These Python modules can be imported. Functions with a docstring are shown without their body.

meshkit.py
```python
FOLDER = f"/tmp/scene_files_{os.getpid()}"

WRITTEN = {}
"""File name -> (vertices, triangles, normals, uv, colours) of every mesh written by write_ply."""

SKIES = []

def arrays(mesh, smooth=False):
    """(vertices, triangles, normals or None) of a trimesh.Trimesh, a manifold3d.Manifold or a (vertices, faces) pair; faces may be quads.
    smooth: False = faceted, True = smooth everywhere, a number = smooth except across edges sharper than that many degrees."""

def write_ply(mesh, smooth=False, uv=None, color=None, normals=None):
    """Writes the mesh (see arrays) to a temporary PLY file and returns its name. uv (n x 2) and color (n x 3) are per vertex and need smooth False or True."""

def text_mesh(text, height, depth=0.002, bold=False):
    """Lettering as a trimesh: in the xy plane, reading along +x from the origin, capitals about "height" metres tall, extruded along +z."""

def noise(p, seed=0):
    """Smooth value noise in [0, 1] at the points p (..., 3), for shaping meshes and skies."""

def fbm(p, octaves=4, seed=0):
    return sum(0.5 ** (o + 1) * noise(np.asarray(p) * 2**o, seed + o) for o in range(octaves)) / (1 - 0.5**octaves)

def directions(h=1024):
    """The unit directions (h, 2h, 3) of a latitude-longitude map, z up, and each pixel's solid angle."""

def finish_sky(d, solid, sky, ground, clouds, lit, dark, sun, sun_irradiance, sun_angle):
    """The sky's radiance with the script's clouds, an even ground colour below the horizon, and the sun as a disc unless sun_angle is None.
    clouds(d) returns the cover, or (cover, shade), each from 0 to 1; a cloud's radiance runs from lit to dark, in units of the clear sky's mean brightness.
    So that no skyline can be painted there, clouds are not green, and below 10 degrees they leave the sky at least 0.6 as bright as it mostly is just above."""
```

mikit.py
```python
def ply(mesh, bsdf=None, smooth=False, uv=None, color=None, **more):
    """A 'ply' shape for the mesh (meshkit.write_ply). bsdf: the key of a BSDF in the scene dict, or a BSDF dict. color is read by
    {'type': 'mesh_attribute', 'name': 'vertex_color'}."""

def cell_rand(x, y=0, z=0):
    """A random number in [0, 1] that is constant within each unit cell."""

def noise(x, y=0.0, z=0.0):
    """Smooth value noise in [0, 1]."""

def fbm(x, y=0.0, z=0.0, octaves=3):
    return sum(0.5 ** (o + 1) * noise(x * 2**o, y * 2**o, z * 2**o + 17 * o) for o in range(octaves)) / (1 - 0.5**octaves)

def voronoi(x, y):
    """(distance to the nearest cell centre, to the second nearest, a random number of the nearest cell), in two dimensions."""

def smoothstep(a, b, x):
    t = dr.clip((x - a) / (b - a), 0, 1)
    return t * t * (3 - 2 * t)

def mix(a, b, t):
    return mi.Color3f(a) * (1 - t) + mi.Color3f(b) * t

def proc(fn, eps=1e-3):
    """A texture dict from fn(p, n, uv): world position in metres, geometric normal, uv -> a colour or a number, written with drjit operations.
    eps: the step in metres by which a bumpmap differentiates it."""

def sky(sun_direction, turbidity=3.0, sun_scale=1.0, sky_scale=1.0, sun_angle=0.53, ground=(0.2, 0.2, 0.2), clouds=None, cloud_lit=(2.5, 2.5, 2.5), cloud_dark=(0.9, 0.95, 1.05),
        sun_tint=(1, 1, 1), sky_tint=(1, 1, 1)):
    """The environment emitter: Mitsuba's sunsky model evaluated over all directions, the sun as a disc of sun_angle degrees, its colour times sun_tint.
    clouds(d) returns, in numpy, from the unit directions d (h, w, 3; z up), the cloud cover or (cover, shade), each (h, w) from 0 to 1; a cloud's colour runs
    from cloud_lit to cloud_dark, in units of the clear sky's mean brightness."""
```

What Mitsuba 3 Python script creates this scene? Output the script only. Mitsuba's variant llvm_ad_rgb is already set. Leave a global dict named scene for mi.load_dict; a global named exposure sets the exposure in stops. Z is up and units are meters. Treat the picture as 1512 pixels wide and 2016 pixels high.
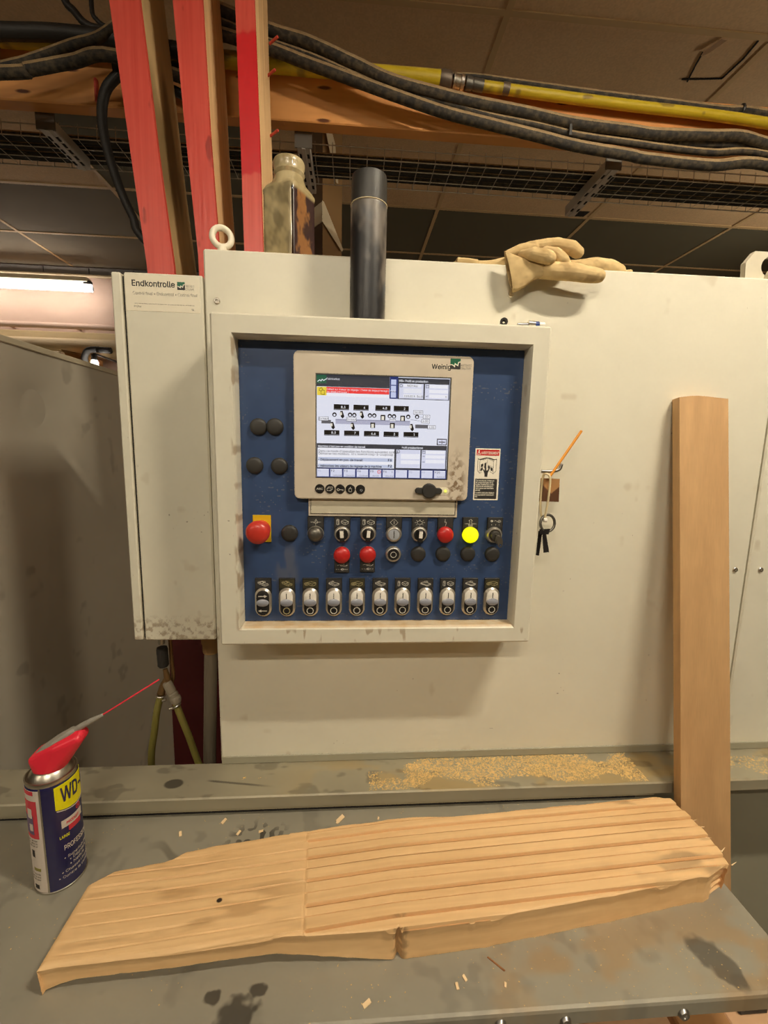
import math, random
import numpy as np, trimesh
import manifold3d as m3
import drjit as dr
import mitsuba as mi
import mikit, meshkit
from mikit import noise, fbm, smoothstep, mix, cell_rand, voronoi
from shapely.geometry import Polygon, LineString, Point, box as sbox
from shapely.ops import unary_union
from shapely import affinity

scene, labels = {}, {}
rng = random.Random(7)
nrng = np.random.RandomState(11)

# ---------------------------------------------------------------- camera, light, exposure
EYE = [0.0, 0.0, 1.6]
scene['camera'] = {'type': 'perspective', 'fov': 2 * math.degrees(math.atan(756 / 865.0)), 'fov_axis': 'x', 'near_clip': 0.02, 'far_clip': 50.0,
                   'to_world': mi.ScalarTransform4f().look_at(EYE, [0.072391, 0.986479, 1.6 - 0.147033],
                                                              [-0.0113986, 0.148228, 0.9888875])}
exposure = 0.70
UNIT = 2.0 ** -exposure                     # radiance that the exposure shows as full white
WARM = (1.0, 0.88, 0.69)
LAMP_B = dict(p0=(0.72, 0.02, 2.98), p1=(1.16, 0.02, 2.98), r=0.022, power=320.0, trough=True)    # tube lamp above and to the right of the camera
LAMP_A = dict(p0=(-0.75, -1.30, 2.98), p1=(0.20, -1.30, 2.98), r=0.022, power=120.0, trough=True)   # tube lamp behind the camera
LAMP_C = dict(p0=(-3.2, -1.6, 2.98), p1=(-2.0, -1.6, 2.98), r=0.022, power=60.0)      # more tube lamps down the hall
LAMP_D = dict(p0=(2.6, -1.6, 2.98), p1=(3.8, -1.6, 2.98), r=0.022, power=40.0)
LAMP_E = dict(p0=(3.7, 1.5, 2.50), p1=(3.7, 2.7, 2.50), r=0.022, power=66.0)          # tube lamp out of the frame at the right
WALL_TUBE = 8.5

# ---------------------------------------------------------------- helpers
def lin(r, g, b):
    f = lambda c: c / 255 / 12.92 if c / 255 <= 0.04045 else ((c / 255 + 0.055) / 1.055) ** 2.4
    return [f(r), f(g), f(b)]

def rgb(c): return {'type': 'rgb', 'value': [float(x) for x in c]}

def mat(name, color, rough=0.5, metallic=0.0, spec=0.5, bump=None, bscale=0.001, beps=4e-4, **kw):
    c = color if isinstance(color, dict) else rgb(color)
    if isinstance(rough, dict): r = rough
    else: r = float(rough)
    d = {'type': 'principled', 'base_color': c, 'roughness': r, 'metallic': float(metallic), 'specular': float(spec), **kw}
    if bump is not None:
        d = {'type': 'bumpmap', 'arbitrary': mikit.proc(bump, beps), 'scale': float(bscale), 'nested': d}
    scene['bsdf_' + name] = {'type': 'twosided', 'bsdf': d}
    return name

def numbered(key):
    if key not in used:
        used.add(key); return key
    k = 1
    while f'{key}_{k:03d}' in used: k += 1
    used.add(f'{key}_{k:03d}')
    return f'{key}_{k:03d}'
used = set()

def lab(key, label=None, cat=None, group=None, kind=None):
    d = labels.setdefault(key, {})
    if label: d['label'] = label
    if cat: d['category'] = cat
    if group: d['group'] = group
    if kind: d['kind'] = kind
    return key

def thing(name, label, cat, group=None):
    return lab(numbered(name), label, cat, group)

def put(name, mesh, m, parent=None, smooth=False, label=None, cat=None, group=None, kind=None, color=None, **more):
    if isinstance(mesh, list): mesh = cat_(mesh)
    key = numbered(f'{parent}__{name}' if parent else name)
    scene[key] = mikit.ply(mesh, 'bsdf_' + m, smooth=smooth, color=color, **more)
    if label or cat or group or kind: lab(key, label, cat, group, kind)
    return key

def struct(name, mesh, m, parent=None, **k):
    return put(name, mesh, m, parent, kind=None if parent else 'structure', **k)

def cat_(ms): return trimesh.util.concatenate(ms)

def box(x0, x1, y0, y1, z0, z1, b=0.0):
    x0, x1 = min(x0, x1), max(x0, x1); y0, y1 = min(y0, y1), max(y0, y1); z0, z1 = min(z0, z1), max(z0, z1)
    b = min(b, (x1 - x0) * .45, (y1 - y0) * .45, (z1 - z0) * .45)
    if b <= 0:
        m = trimesh.creation.box((x1 - x0, y1 - y0, z1 - z0))
        m.apply_translation(((x0 + x1) / 2, (y0 + y1) / 2, (z0 + z1) / 2)); return m
    p = []
    for X in (0, 1):
        for Y in (0, 1):
            for Z in (0, 1):
                c = np.array([(x0, x1)[X], (y0, y1)[Y], (z0, z1)[Z]]); s = np.array([1 - 2 * X, 1 - 2 * Y, 1 - 2 * Z]) * b
                for a in range(3):
                    q = c + s; q[a] = c[a]; p.append(q)
    return trimesh.convex.convex_hull(np.array(p))

def hexa(front, back):
    """solid between two quads of points"""
    return trimesh.convex.convex_hull(np.vstack([front, back]))

def frame_of(axis):
    a = np.asarray(axis, float); a = a / np.linalg.norm(a)
    h = np.array([0, 0, 1.0]) if abs(a[2]) < .9 else np.array([1.0, 0, 0])
    u = np.cross(h, a); u /= np.linalg.norm(u); v = np.cross(a, u)
    return u, v, a

def orient(mesh, origin, axis):
    u, v, a = frame_of(axis)
    M = np.eye(4); M[:3, 0], M[:3, 1], M[:3, 2], M[:3, 3] = u, v, a, origin
    mesh = mesh.copy(); mesh.apply_transform(M); return mesh

def lathe(profile, origin=(0, 0, 0), axis=(0, 0, 1), n=32):
    """profile: (radius, height along axis), closed at both ends when the radii there are 0"""
    pr = np.array(profile, float); th = np.arange(n) * 2 * np.pi / n
    v = np.stack([pr[:, None, 0] * np.cos(th), pr[:, None, 0] * np.sin(th), np.repeat(pr[:, 1:2], n, 1)], -1).reshape(-1, 3)
    f = []
    for i in range(len(pr) - 1):
        for j in range(n):
            a, b, c, d = i * n + j, i * n + (j + 1) % n, (i + 1) * n + (j + 1) % n, (i + 1) * n + j
            if pr[i, 0] > 1e-9: f.append((a, b, c))
            if pr[i + 1, 0] > 1e-9: f.append((a, c, d))
    return orient(trimesh.Trimesh(v, f, process=True), origin, axis)

def cyl(p0, p1, r0, r1=None, n=20):
    p0, p1 = np.array(p0, float), np.array(p1, float); L = np.linalg.norm(p1 - p0)
    r1 = r0 if r1 is None else r1
    return lathe([(0, 0), (r0, 0), (r1, L), (0, L)], p0, p1 - p0, n)

def spline(pts, per=8):
    p = np.array(pts, float); P = np.vstack([2 * p[0] - p[1], p, 2 * p[-1] - p[-2]]); out = []
    for i in range(1, len(P) - 2):
        for t in np.linspace(0, 1, per, endpoint=False):
            a, b, c, d = P[i - 1:i + 3]
            out.append(.5 * (2 * b + (c - a) * t + (2 * a - 5 * b + 4 * c - d) * t * t + (3 * b - a - 3 * c + d) * t ** 3))
    out.append(p[-1]); return np.array(out)

def tube(pts, r, n=12, per=8, smoothpath=True, flat=None):
    p = spline(pts, per) if smoothpath and len(pts) > 2 else np.array(pts, float)
    k = len(p); r = np.interp(np.linspace(0, 1, k), np.linspace(0, 1, len(r)), r) if np.ndim(r) else np.full(k, float(r))
    t = np.gradient(p, axis=0); t /= np.linalg.norm(t, axis=1, keepdims=True)
    u = np.cross(t[0], [0, 0, 1.0] if abs(t[0][2]) < .9 else [1.0, 0, 0]); u /= np.linalg.norm(u); us = [u]
    for i in range(1, k):
        u = us[-1] - t[i] * np.dot(us[-1], t[i]); us.append(u / np.linalg.norm(u))
    us = np.array(us); vs = np.cross(t, us); th = np.arange(n) * 2 * np.pi / n
    v = p[:, None] + r[:, None, None] * (np.cos(th)[None, :, None] * us[:, None] + np.sin(th)[None, :, None] * vs[:, None])
    v = np.vstack([v.reshape(-1, 3), p[:1], p[-1:]]); f = []
    for i in range(k - 1):
        for j in range(n):
            a, b, c, d = i * n + j, i * n + (j + 1) % n, (i + 1) * n + (j + 1) % n, (i + 1) * n + j
            f += [(a, b, c), (a, c, d)]
    for j in range(n):
        f += [(k * n, (j + 1) % n, j), (k * n + 1, (k - 1) * n + j, (k - 1) * n + (j + 1) % n)]
    return trimesh.Trimesh(v, f, process=False)

def torus(c, R, r, axis=(0, 1, 0), n=32, m=10):
    th = np.arange(m) * 2 * np.pi / m
    v, f = [], []
    for i in range(n):
        a = i * 2 * np.pi / n
        for t in th: v.append(((R + r * math.cos(t)) * math.cos(a), (R + r * math.cos(t)) * math.sin(a), r * math.sin(t)))
    for i in range(n):
        for j in range(m):
            a, b, cc, d = i * m + j, ((i + 1) % n) * m + j, ((i + 1) % n) * m + (j + 1) % m, i * m + (j + 1) % m
            f += [(a, b, cc), (a, cc, d)]
    return orient(trimesh.Trimesh(v, f, process=False), c, axis)

def ext(poly, y_front, y_back):
    """a flat outline (shapely, in X and Z) made solid between two depths; it faces -Y"""
    gs = [g for g in getattr(poly, 'geoms', [poly]) if g.area > 1e-12]
    M = np.array([[1, 0, 0, 0], [0, 0, -1, y_back], [0, 1, 0, 0], [0, 0, 0, 1.0]])
    out = []
    for g in gs:
        m = trimesh.creation.extrude_polygon(g, y_back - y_front, engine='earcut'); m.apply_transform(M); out.append(m)
    return cat_(out)

def ext_bevel(poly, y_front, y_back, b):
    return cat_([ext(poly, y_front + b, y_back), loft(poly, poly.buffer(-b, join_style=2 if len(poly.exterior.coords) < 9 else 1), y_front + b, y_front)])

def loft(p0, p1, y0, y1, n=72):
    """a cap from outline p0 at depth y0 to the inset outline p1 at the nearer depth y1, closed in front"""
    a, b = p0.exterior, p1.exterior
    c = p0.centroid; ang = np.arange(n) * 2 * np.pi / n
    def ring(line):
        out = []
        for t in ang:
            ray = LineString([(c.x, c.y), (c.x + 9 * math.cos(t), c.y + 9 * math.sin(t))]); q = ray.intersection(line)
            q = q if q.geom_type == 'Point' else list(q.geoms)[0]; out.append((q.x, q.y))
        return np.array(out)
    A, B = ring(a), ring(b)
    v = np.vstack([np.c_[A[:, 0], np.full(n, y0), A[:, 1]], np.c_[B[:, 0], np.full(n, y1), B[:, 1]], [[c.x, y1, c.y]]]); f = []
    for j in range(n):
        k = (j + 1) % n
        f += [(j, k, n + k), (j, n + k, n + j), (n + j, n + k, 2 * n)]
    return trimesh.Trimesh(v, f, process=False)

def strokes(lines, w):
    return unary_union([LineString(l).buffer(w / 2, cap_style=2, join_style=2, resolution=3) for l in lines])

TEXTS = {}
def text(s, x, z, h, y, width=None, bold=False, align='l', thick=2e-4, squeeze=1.0):
    """lettering facing -Y, its base line at (x, z), on the plane y"""
    k = (s, bold)
    if k not in TEXTS: TEXTS[k] = meshkit.text_mesh(s, 1.0, 0.1, bold)
    m = TEXTS[k].copy(); v = m.vertices
    w = v[:, 0].max() - v[:, 0].min(); sx = (width / w) if width else h * squeeze
    X = (v[:, 0] - v[:, 0].min()) * sx
    if align == 'c': X = X - (X.max() / 2)
    if align == 'r': X = X - X.max()
    m.vertices = np.c_[x + X, np.where(v[:, 2] > .05, y - thick, y), z + v[:, 1] * h]
    return m

def hull_chain(chain, res=8):
    """union of the hulls of successive spheres (x, y, z, r)"""
    def sp(c): return m3.Manifold.sphere(c[3], 16).translate(tuple(float(q) for q in c[:3]))
    return [m3.Manifold.batch_hull([sp(a), sp(b)]) for a, b in zip(chain[:-1], chain[1:])]

def soft(manifolds, step=0.004, rounds=10, noise_amp=0.0, noise_freq=120.0, seed=0):
    m = m3.Manifold.batch_boolean(manifolds, m3.OpType.Add).refine_to_length(step).to_mesh()
    t = trimesh.Trimesh(m.vert_properties[:, :3], m.tri_verts, process=True)
    trimesh.smoothing.filter_taubin(t, iterations=rounds)
    if noise_amp:
        nn = t.vertex_normals
        t.vertices = t.vertices + nn * ((meshkit.fbm(t.vertices * noise_freq, 3, seed) - .5) * noise_amp)[:, None]
    return t

def man(t):
    return m3.Manifold(m3.Mesh(np.asarray(t.vertices, np.float32), np.asarray(t.faces, np.uint32)))

def unman(m):
    g = m.to_mesh(); return trimesh.Trimesh(g.vert_properties[:, :3], g.tri_verts, process=False)

# ---------------------------------------------------------------- measured positions (metres)
H_ = [0.000227036, 2.626e-06, -0.117645204, -2.6741e-05, -0.000292299, 1.774414261, -1.9846e-05, -4.2004e-05]
def S_xz(x, y):
    """from the layout grid of the screen picture to its plane"""
    w = H_[6] * x + H_[7] * y + 1
    return ((H_[0] * x + H_[1] * y + H_[2]) / w, (H_[3] * x + H_[4] * y + H_[5]) / w)
SBX = [-0.0579, -0.0398, -0.0217, -0.0037, 0.0143]
SBZ = 1.5235
PLUGS = [(-0.1655, 1.6297), (-0.1371, 1.6304), (-0.1734, 1.562), (-0.1301, 1.5619)]
DX = [-0.1622, -0.1189, -0.0757, -0.0322, 0.0109, 0.0545, 0.0969, 0.1403, 0.1832, 0.2266, 0.2691]
DZ = [1.3101, 1.31, 1.31, 1.3101, 1.3102, 1.3103, 1.3105, 1.3105, 1.3106, 1.3106, 1.3106]
DP = [1.3556, 1.3556, 1.3556, 1.3556, 1.3557, 1.3557, 1.3557, 1.3557, 1.3557, 1.3558, 1.3558]
ROW1 = [(-0.1619, 1.4502), (-0.1134, 1.4401), (-0.0659, 1.4399), (-0.0179, 1.4399), (0.0298, 1.4408), (0.0774, 1.4403), (0.1252, 1.4404), (0.1733, 1.4405), (0.2207, 1.4406), (0.2664, 1.4404)]
ROW1TOP = {'oil': 1.4716, 'rot1': 1.4716, 'rot2': 1.4719, 'start': 1.4722, 'rot3': 1.4724, 'fault': 1.4729, 'lit': 1.4732, 'key': 1.4733}
ROW2 = [(-0.0179, 1.4008), (0.0296, 1.4019), (0.0773, 1.4022), (0.1246, 1.4024), (0.1717, 1.4026), (0.2192, 1.403), (0.2665, 1.4026)]
CHP = [(-0.0159, 0.7554, 0.885), (-0.2372, 0.7611, 0.885), (-0.3089, 0.7368, 0.885), (-0.2028, 0.7339, 0.885), (-0.1624, 0.7352, 0.885), (0.0262, 0.4682, 0.885), (0.1604, 0.4889, 0.885), (-0.0207, 0.751, 0.885), (0.1479, 0.4805, 0.885), (0.2135, 0.4785, 0.885), (0.0577, 0.7543, 0.885)]

# ---------------------------------------------------------------- materials
def f3(c): return mi.Color3f(*[float(x) for x in c])
CREAM = lin(214, 209, 190)
def cream(p, n, uv):
    a = fbm(p.x * 6, p.y * 6, p.z * 6, 3)
    c = mix(f3(CREAM) * 0.94, f3(CREAM) * 1.05, a)
    st = smoothstep(.74, .86, fbm(p.x * 23 + 3, p.y * 23, p.z * 17 + 9, 3))          # rubbed, grimy patches
    c = mix(c, f3(lin(150, 128, 92)), st * .28)
    sp = smoothstep(.90, .93, noise(p.x * 150, p.y * 150, p.z * 150)) * smoothstep(.68, .78, noise(p.x * 9 + 40, p.y * 9, p.z * 9))
    c = mix(c, f3(lin(96, 78, 58)), sp * .6)                                         # small specks
    low = smoothstep(-.262, -.272, p.x) * smoothstep(1.262, 1.232, p.z) * smoothstep(.45, .7, fbm(p.x * 160, p.y * 40, p.z * 110, 3)) * smoothstep(1.19, 1.2, p.z)
    c = mix(c, f3(lin(128, 104, 70)), low * .6)
    onbox = smoothstep(.81, .80, p.y)
    ledge = onbox * smoothstep(.0035, .001, dr.abs(p.z - 1.2705)) * smoothstep(-.2, -.19, p.x) * smoothstep(.31, .30, p.x)
    c = mix(c, f3(lin(188, 150, 96)), ledge * (.3 + .6 * fbm(p.x * 60, p.y * 60, 2., 3)))   # dust lying on the lower lip
    lip = onbox * smoothstep(.010, .003, dr.abs(p.x + .198)) * smoothstep(.50, .68, fbm(p.z * 34, p.x * 90, 5., 3)) * smoothstep(1.776, 1.77, p.z) * smoothstep(1.262, 1.27, p.z)
    drip = onbox * smoothstep(.80, .88, noise(p.x * 130, 1., p.z * 26)) * smoothstep(1.270, 1.262, p.z) * smoothstep(1.238, 1.25, p.z)
    return mix(c, f3(lin(140, 112, 74)), dr.maximum(lip * .6, drip * .55))
def peel(p, n, uv): return noise(p.x * 420, p.y * 420, p.z * 420)
mat('cream_paint', mikit.proc(cream), .42, spec=.45, bump=peel, bscale=.00022, beps=6e-4)
mat('cream_side', rgb(lin(196, 188, 166)), .5)
mat('kick_grey', rgb(lin(150, 146, 126)), .5)
mat('black', rgb([.012, .011, .010]), .5)
mat('black_gloss', rgb([.015, .014, .014]), .25)
mat('plug_black', rgb([.022, .021, .019]), .55)
mat('black_rough', rgb([.02, .018, .016]), .8)
def blue(p, n, uv):
    a = fbm(p.x * 30, 1.0, p.z * 30, 3)
    c = mix(f3([.030, .056, .132]), f3([.038, .070, .160]), a)
    d = dr.abs(p.x + .118 - (p.z - 1.35) * -.10) ; sm = smoothstep(.026, .012, d) * smoothstep(1.29, 1.32, p.z) * smoothstep(1.43, 1.40, p.z) * smoothstep(.3, .6, fbm(p.x * 70, 0., p.z * 25, 2))
    c = mix(c, f3([.13, .13, .14]), sm * .45)
    s2 = smoothstep(.80, .85, noise(p.x * 260, 3., p.z * 260)) * smoothstep(.5, .7, noise(p.x * 20, 5., p.z * 20))
    return mix(c, f3([.20, .19, .17]), s2 * .35)
mat('blue_panel', mikit.proc(blue), .38, spec=.4)
def bezel(p, n, uv):
    c = mix(f3(lin(196, 184, 165)), f3(lin(206, 194, 175)), fbm(p.x * 40, 0., p.z * 40, 2))
    d = dr.sqrt(dr.square((p.x - .188) / .017) + dr.square((p.z - 1.532) / .062))
    s = smoothstep(1.25, .35, d) * smoothstep(.38, .62, fbm(p.x * 150, 2., p.z * 110, 3))
    return mix(c, f3(lin(112, 84, 50)), s * .85)
mat('bezel', mikit.proc(bezel), .5)
mat('legend_grey', rgb([.030, .029, .027]), .5)
mat('legend_olive', rgb([.036, .032, .014]), .5)
mat('ink_light', rgb([.55, .52, .46]), .5)
mat('ink_olive', rgb([.34, .29, .15]), .5)
mat('ink_dark', rgb([.02, .018, .016]), .6)
mat('ink_grey', rgb([.16, .14, .11]), .6)
mat('sticker', rgb(lin(226, 218, 196)), .35)
mat('sticker_white', rgb(lin(236, 230, 214)), .4)
mat('sticker_red', rgb([.50, .02, .02]), .4)
mat('logo_green', rgb([.012, .11, .055]), .4)
mat('chrome', rgb([.70, .66, .58]), .32, metallic=1.0)
mat('bezel_metal', rgb([.62, .57, .48]), .34, metallic=.85)
mat('steel', rgb([.45, .43, .39]), .35, metallic=1.0)
mat('steel_dark', rgb([.16, .15, .13]), .4, metallic=.8)
mat('white_cap', rgb([.78, .74, .66]), .3)
mat('lens_grey', rgb([.26, .27, .31]), .3)
mat('button_blue_grey', rgb([.36, .38, .41]), .3)
mat('red_cap', rgb([.46, .016, .014]), .38)
mat('emergency_red', rgb([.52, .035, .022]), .35)
mat('yellow_plate', rgb([.66, .42, .01]), .45)
mat('cable_black', rgb([.014, .013, .012]), .55)
def dusty(p, n, uv):
    up = smoothstep(-.05, .6, n.z)
    g = fbm(p.x * 90, p.y * 90, p.z * 90, 3)
    c = mix(f3([.016, .014, .012]), f3(lin(86, 74, 52)), smoothstep(.3, .8, g) * .6)
    return mix(c, f3(lin(196, 164, 118)), up * (.5 + .5 * g))
mat('cable_dusty', mikit.proc(dusty), .75)
def yellow(p, n, uv):
    up = smoothstep(.3, .8, n.z); g = fbm(p.x * 25, p.y * 60, p.z * 60, 3)
    c = mix(f3(lin(176, 150, 20)), f3(lin(200, 176, 40)), g)
    c = mix(c, f3(lin(120, 96, 50)), smoothstep(.62, .75, fbm(p.x * 18 + 7, 2., p.z * 30, 3)) * .7)
    return mix(c, f3(lin(165, 138, 84)), up * .6)
mat('yellow_pipe_paint', mikit.proc(yellow), .45)
mat('fitting', rgb(lin(112, 100, 88)), .4, metallic=.6)
def beamwood(p, n, uv):
    g = fbm(p.x * 1.6, p.y * 30, p.z * 42 + fbm(p.x * 2.2, 0., p.z * 6, 2) * 3, 3)
    c = mix(f3(lin(200, 132, 68)), f3(lin(230, 168, 102)), g)
    v1, v2, v3 = voronoi(p.x * 3.1, p.z * 12)
    return mix(c, f3(lin(96, 46, 18)), smoothstep(.085, .04, v1))
mat('beam_wood', mikit.proc(beamwood), .55)
def redpaint(p, n, uv):
    g = fbm(p.x * 130, p.y * 130, p.z * 3.2, 3)
    c = mix(f3(lin(188, 58, 48)), f3(lin(206, 88, 74)), g)
    return mix(c, f3(lin(120, 34, 28)), smoothstep(.74, .84, fbm(p.x * 30, 2., p.z * 12, 3)) * .6)
def redpatch(p, n, uv):
    c = redpaint(p, n, uv)
    e = (noise(p.x * 90, 1., p.z * 20) - .5) * .02
    m = smoothstep(2.275, 2.285, p.z + e) * smoothstep(2.595, 2.582, p.z + e)
    return mix(c, f3([.50, .008, .014]), m * .92)
mat('red_paint', mikit.proc(redpaint), .38, bump=lambda p, n, uv: fbm(p.x * 300, p.y * 300, p.z * 6, 2), bscale=.0005)
mat('red_paint_patched', mikit.proc(redpatch), .38)
mat('red_dark', rgb([.06, .004, .004]), .6)
def postwood(p, n, uv):
    g = fbm(p.x * 4, p.y * 60, p.z * 2.2 + 5, 3)
    return mix(f3(lin(184, 146, 102)), f3(lin(222, 186, 138)), g)
mat('post_wood', mikit.proc(postwood), .7)
def dustwood(p, n, uv):
    g = fbm(p.x * 4, p.y * 14 + 3, p.z * 3, 3)
    return mix(f3(lin(120, 98, 62)), f3(lin(186, 158, 112)), smoothstep(.3, .7, g))
mat('post_wood_dusty', mikit.proc(dustwood), .8)
def boardwood(p, n, uv):
    x = p.x * .9975 + p.y * .071; y = p.y * .9975 - p.x * .071
    g = fbm(x * 5, y * 130 + fbm(x * 3, y * 12, p.z * 30, 2) * 4, p.z * 60, 3)
    c = mix(f3(lin(206, 164, 112)), f3(lin(232, 194, 142)), g)
    q = smoothstep(.56, .74, fbm(x * 9 + 4, y * 60, 1.5, 3)) * smoothstep(.0, -.12, p.x + .01) * smoothstep(.5, .9, n.z)
    c = mix(c, f3(lin(150, 108, 62)), q * .45)                                      # darker planer marks on the planed end
    k = dr.sqrt(dr.square((p.x + .189) / .0042) + dr.square((p.y - .572) / .0035)); c = mix(c, f3([.02, .01, .005]), smoothstep(1.2, .7, k))
    b = smoothstep(.013, .004, dr.abs(p.x - .074 - .006 * (noise(p.z * 150, 4.) - .5))) * smoothstep(.55, .50, p.y) * smoothstep(.7, .3, n.z)
    c = mix(c, f3(lin(92, 60, 30)), b * .75 * smoothstep(.25, .5, fbm(p.x * 200, p.y * 20, p.z * 90, 2)))
    sm = smoothstep(.55, .7, fbm(x * 14 + 40, y * 34, 6., 3)) * smoothstep(.36, .6, p.x) * smoothstep(.5, .9, n.z)
    c = mix(c, f3(lin(120, 96, 70)), sm * .55)                                      # grey smudges near the sawn end
    return c
mat('board_wood', mikit.proc(boardwood), .6)
def plankwood(p, n, uv):
    g = fbm(p.x * 55 + fbm(p.x * 9, 0., p.z * 2.0, 2) * 3, p.y * 50, p.z * 3.0, 3)
    f = noise(p.x * 500, p.y * 400, p.z * 26)
    c = mix(f3(lin(180, 140, 96)), f3(lin(202, 162, 114)), g)
    return c * (.95 + .08 * f)
mat('plank_wood', mikit.proc(plankwood), .6)
mat('lumber_a', rgb(lin(178, 132, 84)), .7); mat('lumber_b', rgb(lin(140, 92, 52)), .7); mat('lumber_c', rgb(lin(200, 160, 122)), .7)
def bench(p, n, uv):
    a = fbm(p.x * 7, p.y * 7, p.z * 7, 4); b = fbm(p.x * 26 + 8, p.y * 26, 3., 3)
    c = mix(f3(lin(134, 130, 117)), f3(lin(160, 154, 136)), a)
    c = mix(c, f3(lin(112, 108, 98)), smoothstep(.62, .78, b) * .35)
    dust = smoothstep(.52, .68, fbm(p.x * 9 + 20, p.y * 14, 1., 4)) * smoothstep(.05, .3, p.x) * smoothstep(.62, .5, p.y)
    c = mix(c, f3(lin(158, 126, 82)), dust * .55)
    def blob(x, y, rx, ry, w): return smoothstep(1.15, .75, dr.sqrt(dr.square((p.x - x) / rx) + dr.square((p.y - y) / ry)) + (fbm(p.x * 90, p.y * 90, w, 2) - .5) * .9)
    s = dr.maximum(blob(-.140, .469, .028, .016, 1.), blob(-.175, .487, .010, .010, 2.))
    s = dr.maximum(s, blob(-.118, .492, .012, .008, 2.5))
    u = (p.x - .536) * .87 + (p.y - .492) * .5; v = (p.y - .492) * .87 - (p.x - .536) * .5
    arc = smoothstep(1.1, .8, dr.sqrt(dr.square((p.x - .523 - (p.y - .50) * -.35) / .024) + dr.square((p.y - .492) / .034)) + (fbm(p.x * 70, p.y * 70, 3., 2) - .5) * .7)
    s = dr.maximum(s, arc * .8)
    sp = smoothstep(.66, .72, noise(p.x * 120, p.y * 120, 9.)) * smoothstep(.075, .02, dr.sqrt(dr.square(p.x + .165) + dr.square((p.y - .715) * 1.3)))
    s = dr.maximum(s, sp)
    c = mix(c, f3(lin(44, 40, 35)), s * .8)
    scr = smoothstep(.012, .004, dr.abs(p.y - .70 + (p.x + .30) * .5 + .02 * noise(p.x * 30, 1.))) * smoothstep(.09, .03, dr.abs(p.x + .28))
    return mix(c, f3(lin(84, 78, 66)), scr * .5)
mat('bench_steel', mikit.proc(bench), .5, metallic=.15, spec=.4)
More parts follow.
